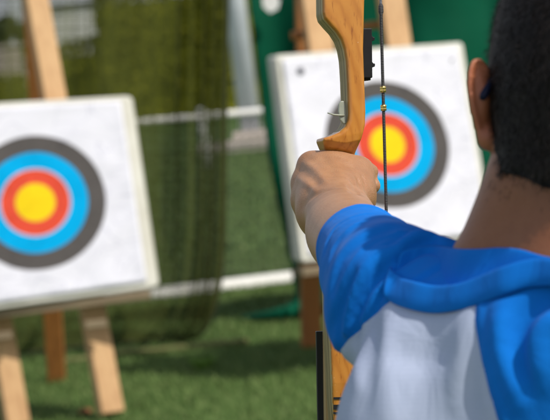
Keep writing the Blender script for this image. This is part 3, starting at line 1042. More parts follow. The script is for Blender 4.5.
pos, q = mesh_sdf(lambda p: riser_sdf(p), (-36, -34, -318), (28, 34, 310), 1.0)
pos = relax(pos, q, 1, 0.4)
fc = pos[q].mean(1)
fn = np.cross(pos[q[:, 2]] - pos[q[:, 0]], pos[q[:, 3]] - pos[q[:, 1]])
fn /= np.maximum(np.linalg.norm(fn, axis=1), 1e-9)[:, None]
edgef = (np.abs(fn[:, 1]) < 0.6) & ((fc[:, 2] > 34) | (fc[:, 2] < -70))
o = mesh_obj('riser', pos / 1000.0, q, None, bow, True, [MAT['bow_wood'], MAT['laminate']], edgef.astype(int))
o.matrix_basis = BM

# limbs: laminated, black on the target side, recurved at the tips
mid_s = sx_(345)


def limb(sign):
    st = [(-146, -20), (-240, -22), (-330, -17), (-420, 2), (-500, 34), (-570, 76), (-620, 118), (-655, 150), (-675, 160), (-692, 158)]
    pts = [(r_ - 0, a_) for a_, r_ in st]
    cs = catmull(pts, 8)
    if sign > 0: cs = cs[6:]
    n = len(cs)
    for nm, mat, o0, o1 in (('limb', MAT['limb_wood'], -4.5, 3.5), ('limb_backing', MAT['fibreglass'], -8.0, -4.4)):
        V = []; F = []
        for i, (r_, a_) in enumerate(cs):
            t = nrm(cs[min(i + 1, n - 1)] - cs[max(i - 1, 0)])
            nn = np.array([t[1], -t[0]])
            if nn[0] < 0: nn = -nn
            w = np.interp(i / (n - 1), [0, .3, .8, .93, 1], [20.5, 20, 11, 7, 5]) + (0.0 if o1 > 0 else 0.3)
            wl = w + ((1.6 if o1 < 0 else -4.2) * (1 - i / n) if sign < 0 else 0)
            for s_, off in ((-wl, o0), (w, o0), (w, o1), (-wl, o1)):
                rr = r_ + nn[0] * off; ac = a_ + nn[1] * off
                V.append(BL(mid_s * (1 - min(1, abs(ac) / 690)) + s_, rr, ac * (1 if sign < 0 else -1)))
        for i in range(n - 1):
            for k in range(4):
                k2 = (k + 1) % 4
                f = (i * 4 + k, i * 4 + k2, i * 4 + 4 + k2, i * 4 + 4 + k)
                F.append(f if sign < 0 else f[::-1])
        e = (n - 1) * 4
        F += [(3, 2, 1, 0), (e, e + 1, e + 2, e + 3)]
        yield nm, V, F, mat


for sgn in (-1, 1):
    par = bow
    for nm, V, F, mat in limb(sgn):
        o = mesh_obj(nm, V, F, mat, par, False)
        md = o.modifiers.new('bevel', 'BEVEL'); md.width = 0.0006; md.segments = 2; md.limit_method = 'ANGLE'
        if par is bow: par = o
# dark inlaid bands across the lower riser
for y, hh in ((399, 1.0), (408, 2.2), (414, 0.9)):
    a_ = sa_(y)
    rfv = float(np.interp(a_, _aa, _rf))
    MB().box(BL((sx_(331.5) + sx_(361)) / 2, rfv - 0.2, a_), BS, BR, BA, 0.0134, 0.0007, hh / 1000).build('inlay', MAT['fibreglass'], bow)

# string
top, bot = BL(0.0, 168, 684), BL(0.0, 168, -684)
Q0, Q1 = P(380.6, 0, 1.875), P(386.2, 208, 1.885)         # the string as seen; the tips lie on this line
sdv = nrm(Q0 - Q1)
t_top = (684 - ((Q1 - GR) @ BA) * 1000) / (sdv @ BA) / 1000
t_bot = (-684 - ((Q1 - GR) @ BA) * 1000) / (sdv @ BA) / 1000
T0, T1 = Q1 + sdv * t_top, Q1 + sdv * t_bot
strg = MB().tube([T0, Q0, Q1, T1], 0.0011, 8).build('bowstring', MAT['string'], bow, True)
sm = Matrix.Translation(Vector(Q1))
axz = sdv; axx = nrm(np.cross(axz, Fv)); axy = np.cross(axz, axx)
SM = Matrix(((axx[0], axy[0], axz[0], Q1[0]), (axx[1], axy[1], axz[1], Q1[1]), (axx[2], axy[2], axz[2], Q1[2]), (0, 0, 0, 1)))
L0 = np.linalg.norm(Q0 - Q1) - 0.004
prof = [(-0.162, .0011), (-0.16, .00132), (L0 - 0.008, .00132), (L0 - 0.006, .0021), (L0 - 0.001, .0020), (L0 + 0.001, .0012)]
o = MB().tube([(0, 0, z) for z, _ in prof], [r_ for _, r_ in prof], 14).build('serving', MAT['serving'], strg, True)
o.parent = strg; o.matrix_parent_inverse = Matrix(); o.matrix_basis = SM
for y in (89, 107.5):
    t = (208 - y) / 208 * np.linalg.norm(Q0 - Q1)
    c = Q1 + sdv * t
    mb = MB(); mb.tube([c - sdv * .0026, c - sdv * .0023, c - sdv * .0006, c, c + sdv * .0006, c + sdv * .0023, c + sdv * .0026],
                       [.0017, .0024, .0026, .0022, .0026, .0024, .0017], 14)
    mb.build('nocking_bead', MAT['brass'], strg, True)

# black plastic mount with two nubs on the right of the riser
c0 = lambda px, py, r_: BL(sx_(px), r_, sa_(py))
mb = MB()
mb.box(c0(369.8, 53, 8), BS, BR, BA, 0.0044, 0.0065, 0.0222)
m1 = mb.build('sight_mount', MAT['plastic'], bow, False, 0.0008)
for y in (38.5, 65):
    nb = MB()
    c = c0(375.4, y, 8)
    pr = [(-1.4, -2.6), (2.2, -1.2), (2.4, 1.4), (0.8, 1.6), (-1.4, 4.6)]
    n = len(pr)
    V = [c + BS * (a_ / 1000) + BA * (b_ / 1000) + BR * z for z in (-0.004, 0.004) for a_, b_ in pr]
    nb.add(V, [tuple(range(n)), tuple(range(n, 2 * n))[::-1]] + [(k, n + k, n + (k + 1) % n, (k + 1) % n) for k in range(n)])
    nb.build('nub', MAT['plastic'], m1, False, 0.0004)
MB().tube([c0(369.6, 77, 8), c0(370, 80.4, 8)], [.0042, .0036], 12).build('end_cap', MAT['plastic'], m1, True)

# arrow rest stuck in the sight window: plate with wire arm
mb = MB()
pr = [(339.5, 104), (341.5, 101), (345.5, 101), (347, 105), (347.8, 118), (347.2, 124), (344.5, 124.5), (340.5, 120), (339.2, 112)]
n = len(pr)
V = [c0(x, y, r_) for r_ in (13.0, 16.5) for x, y in pr]
mb.add(V, [tuple(range(n))[::-1], tuple(range(n, 2 * n))] + [(k, (k + 1) % n, n + (k + 1) % n, n + k) for k in range(n)])
rest = mb.build('arrow_rest', MAT['rest'], bow, False, 0.001)
MB().tube([c0(345, 115.5, 16.5), c0(340, 115.5, 18), c0(334, 115, 19), c0(327.5, 113.2, 20)], [.0009, .0009, .0008, .0006], 8).build('rest_arm', MAT['rest'], rest, True)

# ================================================================== THE ARCHER
def H(x, y, z):
    """hand coordinates in mm about the grip: right, up, towards the camera"""
    return GR + (Xv * x + Uv * y - Fv * z) / 1000.0


IMG = np.array([Xv, Uv, -Fv])                # image-aligned axes
NB = P(574, 262, 1.50)                       # base of the neck
uL = nrm(-0.68 * r0 + 0.73 * np.array([0, 1, 0]))       # towards the left shoulder
nC = np.array([0.73, 0.68, 0.0])                         # chest direction
nC = nrm(nC - uL * (nC @ uL))
BODY = np.array([uL, nC, Zv])
SHL = P(393, 286, 1.60)                      # left shoulder joint
ELB = P(356, 246, 1.80)                      # left elbow region
WR = H(-17, -34, 62)                         # wrist
SHR = NB - uL * 0.165 + Zv * -0.045 - nC * 0.01
HC = P(599, 80, 1.52)                        # head centre
foot_z = 0.0
base = np.array([NB[0], NB[1], 0.0]) + uL * 0.0 - nC * 0.0
HIP = np.array([NB[0], NB[1], 0.70]) - 0.01 * r0
HIPL, HIPR = HIP + uL * 0.075 - Zv * 0.02, HIP - uL * 0.075 - Zv * 0.02
KNL, KNR = HIPL + uL * 0.05 - Zv * 0.31 + nC * 0.015, HIPR - uL * 0.05 - Zv * 0.31 + nC * 0.015
ANL, ANR = KNL + uL * 0.03 - Zv * 0.305 - nC * 0.02, KNR - uL * 0.03 - Zv * 0.305 - nC * 0.02
ELR = SHR + np.array([0.10, -0.02, -0.22])
WRR = ELR + np.array([0.02, 0.20, 0.05])

headX = nrm(Xv * 1.0)                         # head axes: looks at the targets
headU = nrm(Uv + 0.02 * Xv)
HD = np.array([Xv, Fv, Uv])                  # right, forward, up


def hd(x, y, z):
    return HC + (Xv * x + Fv * y + Uv * z) / 1000.0


CUFF = P(360, 248, 1.775)                    # centre of the left sleeve's hem
cuffd = nrm(P(340, 219, 1.93) - P(374, 265, 1.70))

fingers = []                                  # chains of (point, radius) in hand mm
# knuckle, middle joint, end joint, tip: wrapped round the far side of the grip
for kn, pj, dj, tp, r in (((-32, 4, 2), (-29, 1, -33), (9, -2, -42), (22.5, -1, -14), 8.2),
                          ((-37, -12, 4), (-35, -15, -34), (9, -15, -43), (24, -14, -10), 8.6),
                          ((-37, -29, 9), (-34, -31, -28), (5, -30, -38), (20, -28, -9), 8.0),
                          ((-33, -44, 15), (-31, -46, -18), (-4, -46, -29), (14, -45, -6), 7.0)):
    fingers.append([(kn, r * 1.25), (pj, r * 1.04), (dj, r * 0.95), (tp, r * 0.78)])
thumb = [((3, -21, 30), 15.5), ((10, -5, 12), 11.2), ((14, 0, -10), 9.0), ((13, 1, -34), 7.6)]


def hand_sdf(p, d):
    # palm: a slab of metacarpals from the wrist to the knuckles
    for kn, r in ((( -29, 3, 6), 12), ((-34, -12, 9), 12), ((-33, -28, 13), 11.5), ((-29, -42, 18), 11)):
        c = (-18 + kn[0] * 0.12, -32 + kn[1] * 0.25, 52)
        d = smin(d, sd_cone(p, H(*c), H(*kn), 0.018, r / 1000), 0.014)
    # heel of the hand, thenar and the web across the throat of the bow
    d = smin(d, sd_cone(p, H(-16, -26, 46), H(-10, -4, 18), 0.021, 0.0185), 0.016)
    d = smin(d, sd_cone(p, H(-20, 1, 12), H(10, -1, 14), 0.0125, 0.0125), 0.012)
    d = smin(d, sd_cone(p, H(-28, -24, 16), H(8, -30, 20), 0.016, 0.015), 0.012)
    d = smin(d, sd_cone(p, H(-8, -32, 46), H(6, -20, 26), 0.020, 0.0165), 0.014)
    # knuckle bumps
    for x, y, z, r in ((-34, 5, 0, 9), (-39.5, -11, 2, 9.2), (-40, -28, 7, 8.8), (-35, -43, 13, 8)):
        d = smin(d, sd_cone(p, H(x, y, z), H(x + 1, y, z - 1), r / 1000, r / 1000), 0.010)
    # grip passes through the closed hand
    for ch in fingers:
        for (a, ra), (b, rb) in zip(ch[:-1], ch[1:]):
            d = smin(d, sd_cone(p, H(*a), H(*b), ra / 1000, rb / 1000), 0.007)
    for k, ((a, ra), (b, rb)) in enumerate(zip(thumb[:-1], thumb[1:])):
        d = smin(d, sd_cone(p, H(*a), H(*b), ra / 1000, rb / 1000), (0.012, 0.006, 0.004)[k])
    return d


def apply_folds(p, d, folds):
    """raise (+) or sink (-) soft ridges along curves lying on the surface"""
    for sg, hgt, wid, pts in folds:
        pad = wid / 1000 * 3.2
        lo_, hi_ = pts.min(0) - pad, pts.max(0) + pad
        m = ((p > lo_.astype(f32)) & (p < hi_.astype(f32))).all(-1)
        if not m.any(): continue
        pp = p[m]
        e = np.full(len(pp), 1e3, f32)
        n = len(pts) - 1
        best = np.zeros(len(pp), f32)
        for k, (a, b) in enumerate(zip(pts[:-1], pts[1:])):
            a32, b32 = a.astype(f32), b.astype(f32); ab = b32 - a32
            t = np.clip(((pp - a32) @ ab) / max(float(ab @ ab), 1e-9), 0, 1)
            dist = np.sqrt(((pp - a32 - t[:, None] * ab) ** 2).sum(-1))
            c = dist < e
            e = np.where(c, dist, e); best = np.where(c, (k + t) / n, best)
        taper = np.sin(np.pi * np.clip(best * 0.86 + 0.07, 0, 1)) ** 0.6
        d[m] = d[m] - sg * hgt / 1000 * taper * np.exp(-(e / (wid / 1000)) ** 2)
    return d


def raymarch(px, py, f, t0=1.0):
    v = Fv + Xv * ((px - 275.0) / FPX) + Uv * ((210.0 - py) / FPX)
    t = t0; best = (1e9, t0)
    for _ in range(200):
        dd = float(f((CPOS + v * t).astype(f32)[None])[0])
        if dd < best[0]: best = (dd, t)
        if dd < 0.0004 or t > 2.2: break
        t += max(dd, 0.001) * 0.6
    return CPOS + v * best[1]          # just past the outline: the closest point


def make_folds(spec, f, t0=1.0):
    return [(sg, h_, w_, catmull([raymarch(x, y, f, t0) for x, y in px], 3)) for sg, h_, w_, px in spec]


ARM = [(SHL, 0.036), (P(374, 265, 1.70), 0.032), (P(356, 246, 1.80), 0.030), (P(345, 233, 1.87), 0.0295), (H(-8, -46, 105), 0.0275), (H(-11, -36, 70), 0.0255), (H(-12, -28, 50), 0.0215)]

ARMC = catmull([np.append(a, b + 0.003) for a, b in ARM], 5)



def arm_hand(p):
    e = np.full(p.shape[:-1], 1e3, f32)
    for a, b in zip(ARMC[:-1], ARMC[1:]):
        e = np.minimum(e, sd_cone(p, a[:3], b[:3], a[3], b[3]))
    return hand_sdf(p, e)


HAND_FOLDS = make_folds([
    (-1, 2.4, 3.6, [(302, 206), (312, 196), (325, 190), (340, 188), (353, 190), (363, 197)]),      # bend of the wrist
    (-1, 9.0, 2.6, [(353, 180), (356, 186), (356.5, 192)]),                                      # creases at the thumb's root
    (-1, 8.0, 2.2, [(357.5, 178), (360.5, 184), (361, 191)]),
    (-1, 3.6, 2.2, [(349, 184), (352, 189), (353, 193)]),
    (-1, 3.2, 2.2, [(362, 176), (365, 182), (365, 188)]),
    (+1, 2.5, 3.4, [(304, 162), (316, 170), (326, 182)]),                                        # tendons
    (+1, 2.0, 3.2, [(297, 178), (308, 184), (316, 191)]),
    (-1, 1.0, 3.0, [(299, 169), (309, 176), (318, 185)]),
    (-1, 1.2, 4.0, [(322, 156), (330, 165), (334, 176)]),
    (+1, 1.2, 5.0, [(345, 160), (356, 166), (362, 174)]),
], arm_hand, 1.6)


def bounds(pts, pad):
    pts = np.array(pts, float)
    return (pts.min(0) - pad).astype(f32), (pts.max(0) + pad).astype(f32)


def grouped(p, fn, lo, hi):
    """evaluate a group of shapes only near it; farther away its box stands in"""
    q = np.maximum(np.maximum(lo - p, p - hi), 0)
    d = np.sqrt((q * q).sum(-1)) + f32(0.06)
    m = (q < 0.0005).all(-1)
    if m.any(): d[m] = fn(p[m])
    return d


ARM_LO, ARM_HI = bounds([SHL, ELB, H(-40, 10, 50), H(30, 10, -50), H(-40, -60, 20)], 0.09)
RA_LO, RA_HI = bounds([SHR, ELR, WRR, WRR + nrm(WRR - ELR) * 0.1], 0.10)
LG_LO, LG_HI = bounds([HIP + Zv * 0.1, HIPL + uL * .1, HIPR - uL * .1, ANL - Zv * 0.07 + nC * .12, ANR - Zv * 0.07 + nC * .12, HIP - nC * .12, HIP + nC * .12], 0.09)
HD_LO, HD_HI = bounds([hd(-80, -95, 105), hd(80, 105, -125), hd(-80, 105, 105), hd(80, -95, -125)], 0.08)


def head(p):
    d = sd_ell(p, hd(0, 4, 14), HD, (0.066, 0.086, 0.084))                    # cranium
    d = smin(d, sd_ell(p, hd(0, 24, -44), HD, (0.052, 0.062, 0.062)), 0.04)      # face
    d = smin(d, sd_cone(p, hd(0, 52, -88), hd(0, 60, -92), 0.026, 0.022), 0.04)  # chin
    d = smin(d, sd_cone(p, hd(-30, 28, -72), hd(-12, 60, -90), 0.026, 0.022), 0.03)
    d = smin(d, sd_cone(p, hd(30, 28, -72), hd(12, 60, -90), 0.026, 0.022), 0.03)
    d = smin(d, sd_cone(p, hd(0, 82, -8), hd(0, 96, -34), 0.008, 0.012), 0.012)     # nose
    d = smin(d, sd_cone(p, hd(-9, 90, -36), hd(9, 90, -36), 0.008, 0.008), 0.008)
    d = smin(d, sd_cone(p, hd(-14, 84, -58), hd(14, 84, -58), 0.007, 0.007), 0.008)  # lips
    d = smin(d, sd_cone(p, hd(-13, 82, -66), hd(13, 82, -66), 0.0075, 0.0075), 0.007)
    d = smin(d, sd_cone(p, hd(-44, 80, 12), hd(44, 80, 12), 0.010, 0.010), 0.02)     # brow
    for s in (-1, 1):
        d = smax(d, -sd_ell(p, hd(s * 31, 92, -5), HD, (0.015, 0.013, 0.011)), 0.008)  # eye sockets
    d = smax(d, -sd_cone(p, hd(-17, 92, -62), hd(17, 92, -62), 0.0028, 0.0028), 0.004)   # mouth
    return d


def right_arm(p):
    # right arm, bent, fist by the chest
    d = sd_cone(p, SHR, ELR, 0.042, 0.035)
    d = smin(d, sd_cone(p, ELR, WRR, 0.036, 0.024), 0.015)
    fd = nrm(WRR - ELR)
    d = smin(d, sd_cone(p, WRR, WRR + fd * 0.05, 0.024, 0.026), 0.02)
    for k in range(4):
        c = WRR + fd * 0.07 + Zv * (0.024 - 0.016 * k)
        d = smin(d, sd_cone(p, c, c + fd * 0.022 - r0 * 0.010, 0.0088, 0.0082), 0.004)
        d = smin(d, sd_cone(p, c + fd * 0.022 - r0 * 0.010, c + fd * 0.012 - r0 * 0.036, 0.0082, 0.007), 0.003)
    d = smin(d, sd_cone(p, WRR + fd * 0.03 + Zv * 0.022 - r0 * 0.012, WRR + fd * 0.07 + Zv * 0.034 - r0 * 0.022, 0.011, 0.008), 0.006)
    return d


def legs(p):
    # hips and legs
    d = sd_ell(p, HIP + nC * 0.01, BODY, (0.125, 0.09, 0.10))
    for h_, k_, a_, s in ((HIPL, KNL, ANL, 1), (HIPR, KNR, ANR, -1)):
        d = smin(d, sd_cone(p, h_, k_, 0.066, 0.045), 0.03)
        d = smin(d, sd_cone(p, k_ - nC * 0.008, (k_ + a_) / 2 - nC * 0.012, 0.044, 0.043), 0.02)
        d = smin(d, sd_cone(p, (k_ + a_) / 2 - nC * 0.008, a_, 0.040, 0.028), 0.02)
        d = smin(d, sd_cone(p, a_ - Zv * 0.02, a_ + nC * 0.10 - Zv * 0.035, 0.032, 0.024), 0.02)
    return d


def rest_of_body(p, d):
    # left ear: cupped shell with rim and lobe
    d = ear_sdf(p, d, -1)
    d = ear_sdf(p, d, 1)
    d = apply_folds(p, d, HAND_FOLDS)
    # everything the shirt covers stays inside it
    m = (p[..., 2] < NB[2] - 0.035) & (p[..., 2] > NB[2] - 0.47) & (((p - np.asarray(SHR, f32)) @ np.asarray(nrm(ELR - SHR), f32)) < 0.12) & (p[..., 1] < CUFF[1] - 0.12)
    al = (p - np.asarray(CUFF, f32)) @ np.asarray(cuffd, f32)
    m |= (al < 0.035) & (sd_cone(p, SHL, CUFF + cuffd * 0.03, 0.09, 0.07) < 0)
    if m.any(): d[m] = smax(d[m], shirt_right(p[m], shirt_base(p[m])) + (0.0050 - np.clip((al[m] - 0.004) / 0.03, 0, 1) * 0.014).astype(f32), 0.004)
    return d


def body_sdf(p):
    d = grouped(p, head, HD_LO, HD_HI)
    # neck, sterno-mastoid and trapezius slopes
    d = smin(d, sd_cone(p, NB + Zv * -0.02, hd(-3, -12, -60), 0.054, 0.053), 0.03)
    d = smin(d, sd_cone(p, hd(-4, -30, -55), NB - nC * 0.01 - Zv * 0.06, 0.040, 0.044), 0.04)
    d = smin(d, sd_cone(p, P(524, 185, 1.50), P(496, 262, 1.52), 0.022, 0.029), 0.03)
    # trunk (under the shirt)
    d = smin(d, sd_ell(p, NB - Zv * 0.19 + nC * 0.02, BODY, (0.125, 0.085, 0.20)), 0.05)
    d = smin(d, sd_ell(p, NB - Zv * 0.40 + nC * 0.02, BODY, (0.115, 0.085, 0.16)), 0.06)
    d = smin(d, sd_cone(p, SHR, NB - Zv * 0.06, 0.042, 0.05), 0.05)
    d = smin(d, sd_cone(p, SHL, NB - Zv * 0.06, 0.030, 0.040), 0.04)
    # left arm and hand
    d = smin(d, grouped(p, arm_hand, ARM_LO, ARM_HI), 0.03)
    d = smin(d, grouped(p, right_arm, RA_LO, RA_HI), 0.03)
    d = smin(d, grouped(p, legs, LG_LO, LG_HI), 0.04)
    d = rest_of_body(p, d)
    return d


def ear_sdf(p, d, s):
    """cupped shell with a rolled rim and a lobe, standing off the head"""
    ec = hd(s * 74, -8, -17) if s > 0 else P(486.5, 102, 1.505)
    out = nrm(Xv * s * 0.86 + Fv * -0.51)              # along the shell, away from the head
    fw = nrm(np.cross(out, Uv)); fw = fw if fw @ Fv > 0 else -fw
    up = nrm(Uv + Xv * s * 0.22)                       # leans back at the top
    up = nrm(up - out * (up @ out) * 0.5)
    outl = np.array(catmull([(-5, 18), (-2, 24), (2.5, 29), (7.5, 30.5), (12, 27.5), (14.6, 21), (15.4, 12), (14.8, 3), (13, -6), (10.5, -14), (8, -21), (5.5, -27), (2, -30.5), (-2.5, -30.5), (-6, -26), (-8, -10), (-7.5, 8)], 2, True), f32)
    near = sd_ell(p, ec, np.array([out, fw, up]), (0.034, 0.034, 0.048)) < 0
    if not near.any(): return d
    pp = (p[near] - ec.astype(f32)) * f32(1000)
    a_, b_, c_ = pp @ out.astype(f32), pp @ up.astype(f32), pp @ fw.astype(f32)
    d2 = sd_poly(a_, b_, outl)
    # sheet of cartilage: bulging back at the concha, rolled forward at the rim, groove inside the rim
    c0 = 3.5 - 6.5 * np.exp(-(((a_ - 3) / 8.5) ** 2 + ((b_ - 1) / 17) ** 2)) + 1.2 * np.exp(-((a_ - 9) / 2.2) ** 2) * np.exp(-((b_ - 8) / 16) ** 2) - 2.0 * np.exp(-((d2 + 2) / 2.0) ** 2)
    e = smax(d2 + 0.5, (np.abs(c_ - c0) - 1.9) * 0.85, 2.2) / 1000
    lobe = sd_ell(p[near], ec + up * -0.0245 + out * 0.001, np.array([out, fw, up]), (0.0068, 0.0048, 0.0078))
    e = smin(e, lobe, 0.005)
    o = d.copy(); o[near] = smin(d[near], e, 0.004)
    return o


def shirt_base(p):
    T = NB
    d = sd_ell(p, T - Zv * 0.20 + nC * 0.012 - r0 * 0.030, BODY, (0.155, 0.112, 0.195))
    d = smin(d, sd_ell(p, P(425, 450, 1.535), IMG, (0.060, 0.085, 0.062)), 0.05)                # shoulder blade pushed out by the raised arm
    d = smin(d, sd_cone(p, T - Zv * 0.24 + nC * 0.015 - r0 * 0.030, T - Zv * 0.50 + nC * 0.015, 0.118, 0.13), 0.05)
    # shoulder slopes
    d = smin(d, sd_cone(p, T - Zv * 0.060 - nC * 0.012, SHL, 0.050, 0.041), 0.04)
    d = smin(d, sd_cone(p, T - Zv * 0.052 - nC * 0.022 - uL * 0.01, SHR + Zv * 0.012 - nC * 0.01, 0.060, 0.058), 0.05)
    # slack of the left sleeve hanging towards the arm-pit
    d = smin(d, sd_cone(p, P(350, 285, 1.70), P(361, 328, 1.60), 0.020, 0.021), 0.03)
    # left sleeve
    d = smin(d, sd_cone(p, SHL, P(374, 265, 1.70), 0.0425, 0.0375), 0.014)
    d = smin(d, sd_cone(p, P(374, 265, 1.70), CUFF + cuffd * 0.03, 0.0375, 0.0335), 0.010)
    return d


def shirt_right(p, d):
    d = smin(d, sd_cone(p, SHR, SHR + (ELR - SHR) * 0.75, 0.060, 0.056), 0.03)
    return d


def shirt_core(p):
    d = shirt_right(p, shirt_base(p))
    # cuffs and hem
    near = sd_cone(p, SHL, CUFF + cuffd * 0.06, 0.09, 0.09)
    cut = ((p - np.asarray(CUFF, f32)) @ np.asarray(cuffd, f32))
    d = np.where(near < 0, smax(d, cut, 0.003), d)
    cutr = ((p - np.asarray(SHR + (ELR - SHR) * 0.62, f32)) @ np.asarray(nrm(ELR - SHR), f32))
    nearr = sd_cone(p, SHR, ELR, 0.085, 0.085)
    d = np.where((nearr < 0) & (p[..., 0] > SHR[0] + 0.02), smax(d, cutr, 0.003), d)
    hem = np.float32(NB[2] - 0.50) - p[..., 2]
    return smax(d, hem, 0.004)


person = thing('person', base, 'person with short black hair in blue and white shirt, holding the bow at arm\'s length', 'person')
allp = np.array([P(300, 0, 2.12), hd(0, 0, 160), ANL, ANR, WRR, H(-60, 30, 60), hd(100, 120, 0)])
lo = allp.min(0) - 0.16; hi = allp.max(0) + 0.16; lo[2] = 0.005
pos, q = mesh_sdf(body_sdf, lo, hi, 0.00145)
pos = relax(pos, q, 2, 0.5)
body_pos, body_q = pos, q
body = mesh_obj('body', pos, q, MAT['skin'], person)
brownish = np.clip((1.80 - (pos - CPOS) @ Fv) / 0.15, 0, 1)  # darker skin mask: full on head and neck, fading out along the arm
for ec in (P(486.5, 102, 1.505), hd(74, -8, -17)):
    brownish = np.minimum(brownish, np.clip((np.linalg.norm(pos - ec, axis=1) - 0.026) / 0.02, 0.25, 1))
fl = np.zeros(len(pos))
for ec in (P(486.5, 102, 1.505), hd(74, -8, -17)):
    fl = np.maximum(fl, 0.75 * np.clip((0.040 - np.linalg.norm(pos - ec, axis=1)) / 0.015, 0, 1))
at = body.data.attributes.new('flush', 'FLOAT', 'POINT')
at.data.foreach_set('value', fl.astype(np.float32))
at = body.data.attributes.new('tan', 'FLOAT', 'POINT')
at.data.foreach_set('value', brownish.astype(np.float32))

# eyes
for s in (-1, 1):
    e = hd(s * 31, 80, -4)
    bm = bmesh.new(); bmesh.ops.create_uvsphere(bm, u_segments=16, v_segments=10, radius=0.0115)
    me = bpy.data.meshes.new('eye'); bm.to_mesh(me); bm.free(); me.materials.append(MAT['eye'])
    o = bpy.data.objects.new('eye', me); COL.objects.link(o); o.parent = person
    o.matrix_parent_inverse = person.matrix_basis.inverted(); o.location = Vector(e)
    MB().tube([e + Fv * 0.0100, e + Fv * 0.0122], [0.005, 0.003], 12).build('iris', MAT['iris'], o, True)

# ------------------------------------------------------------------ hair
HAIRLINE_N = nrm(Uv * 0.92 - Fv * -0.40)


def scalp_sdf(p):
    d = sd_ell(p, hd(0, 2, 16), HD, (0.0715, 0.093, 0.092))
    d = smin(d, sd_cone(p, hd(0, -20, -22), hd(-6, -23, -64), 0.068, 0.066), 0.03)
    return d


def hair_cut(p):
    """negative where hair grows"""
    q = (p - np.asarray(HC, f32))
    x, y, z = q @ np.asarray(Xv, f32) * 1000, q @ np.asarray(Fv, f32) * 1000, q @ np.asarray(Uv, f32) * 1000
    back = -76 + 0.0035 * x * x * 0 - z + 10 * np.cos(x / 11.0) * 0.15
    back = (-66 - 18 * np.exp(-(x / 36) ** 2) + 2.5 * np.sin(x / 5.5)) - z                    # nape line, lowest in the middle
    front = y - (34 - 0.9 * np.minimum(z - 45, 0) * 0 + np.clip((z - 20) * 1.1, -30, 45))
    side = np.where((z < 8), y - (6 - (8 - z) * 0.13), -1e3)           # behind the ears
    return np.maximum(np.maximum(back, front), side) / 1000.0


def hair_sdf(p):
    return smax(scalp_sdf(p), hair_cut(p).astype(f32), 0.006)


pos, q = mesh_sdf(hair_sdf, HC - 0.16, HC + 0.16, 0.0030, slack=2.0)
pos = relax(pos, q, 2, 0.5)
hair = mesh_obj('hair', pos, q, MAT['hair'], person)
# short strands lying over the cap
fn = np.cross(pos[q[:, 2]] - pos[q[:, 0]], pos[q[:, 3]] - pos[q[:, 1]])
fn /= np.maximum(np.linalg.norm(fn, axis=1), 1e-12)[:, None]
fc = pos[q].mean(1)
ok = (scalp_sdf(fc.astype(f32)) > -0.002)
fc, fn = fc[ok], fn[ok]
sel = rng.integers(0, len(fc), 26000)
b0 = fc[sel] + rng.normal(size=(len(sel), 3)) * 0.0012; nn = fn[sel]
down = -Uv[None] + nn * (nn @ Uv)[:, None]
dirn = down + nn * rng.uniform(0.1, 0.5, len(sel))[:, None] + rng.normal(size=(len(sel), 3)) * 0.28
dirn /= np.linalg.norm(dirn, axis=1)[:, None]
ln = rng.uniform(0.003, 0.0075, len(sel))[:, None]
sd_ = np.cross(dirn, nn); sd_ /= np.maximum(np.linalg.norm(sd_, axis=1), 1e-9)[:, None]
# the nape fades out: ever sparser, shorter stubble on the skin below the hairline
hc = hair_cut(body_pos)
near_ = (np.linalg.norm(body_pos - hd(0, -40, -70), axis=1) < 0.11) & (hc > -0.002) & (hc < 0.016) & ((body_pos - HC) @ Fv < 0.01)
ci = np.nonzero(near_)[0]
ci = ci[rng.random(len(ci)) < 0.12 * (1 - np.clip(hc[ci] / 0.016, 0, 1)) ** 1.6]
bn = np.zeros_like(body_pos)
qn = np.cross(body_pos[body_q[:, 2]] - body_pos[body_q[:, 0]], body_pos[body_q[:, 3]] - body_pos[body_q[:, 1]])
for k in range(4): np.add.at(bn, body_q[:, k], qn)
nn2 = bn[ci] / np.maximum(np.linalg.norm(bn[ci], axis=1), 1e-12)[:, None]
d2_ = -Uv[None] + nn2 * (nn2 @ Uv)[:, None] + nn2 * 0.35 + rng.normal(size=(len(ci), 3)) * 0.25
d2_ /= np.linalg.norm(d2_, axis=1)[:, None]
s2_ = np.cross(d2_, nn2); s2_ /= np.maximum(np.linalg.norm(s2_, axis=1), 1e-9)[:, None]
b0 = np.concatenate([b0, body_pos[ci]]); dirn = np.concatenate([dirn, d2_]); sd_ = np.concatenate([sd_, s2_ * 0.5])
ln = np.concatenate([ln, rng.uniform(0.002, 0.0045, len(ci))[:, None]])
V = np.stack([b0 - sd_ * 0.0005, b0 + sd_ * 0.0005, b0 + dirn * ln], 1).reshape(-1, 3)
o = mesh_obj('strands', V, np.arange(len(V)).reshape(-1, 3), MAT['hair'], hair, False)
tag(o, None, None, None, 'stuff')

# ------------------------------------------------------------------ shirt

ridges = []                                   # cloth folds: polylines in photo pixels, sign, depth, width (mm)


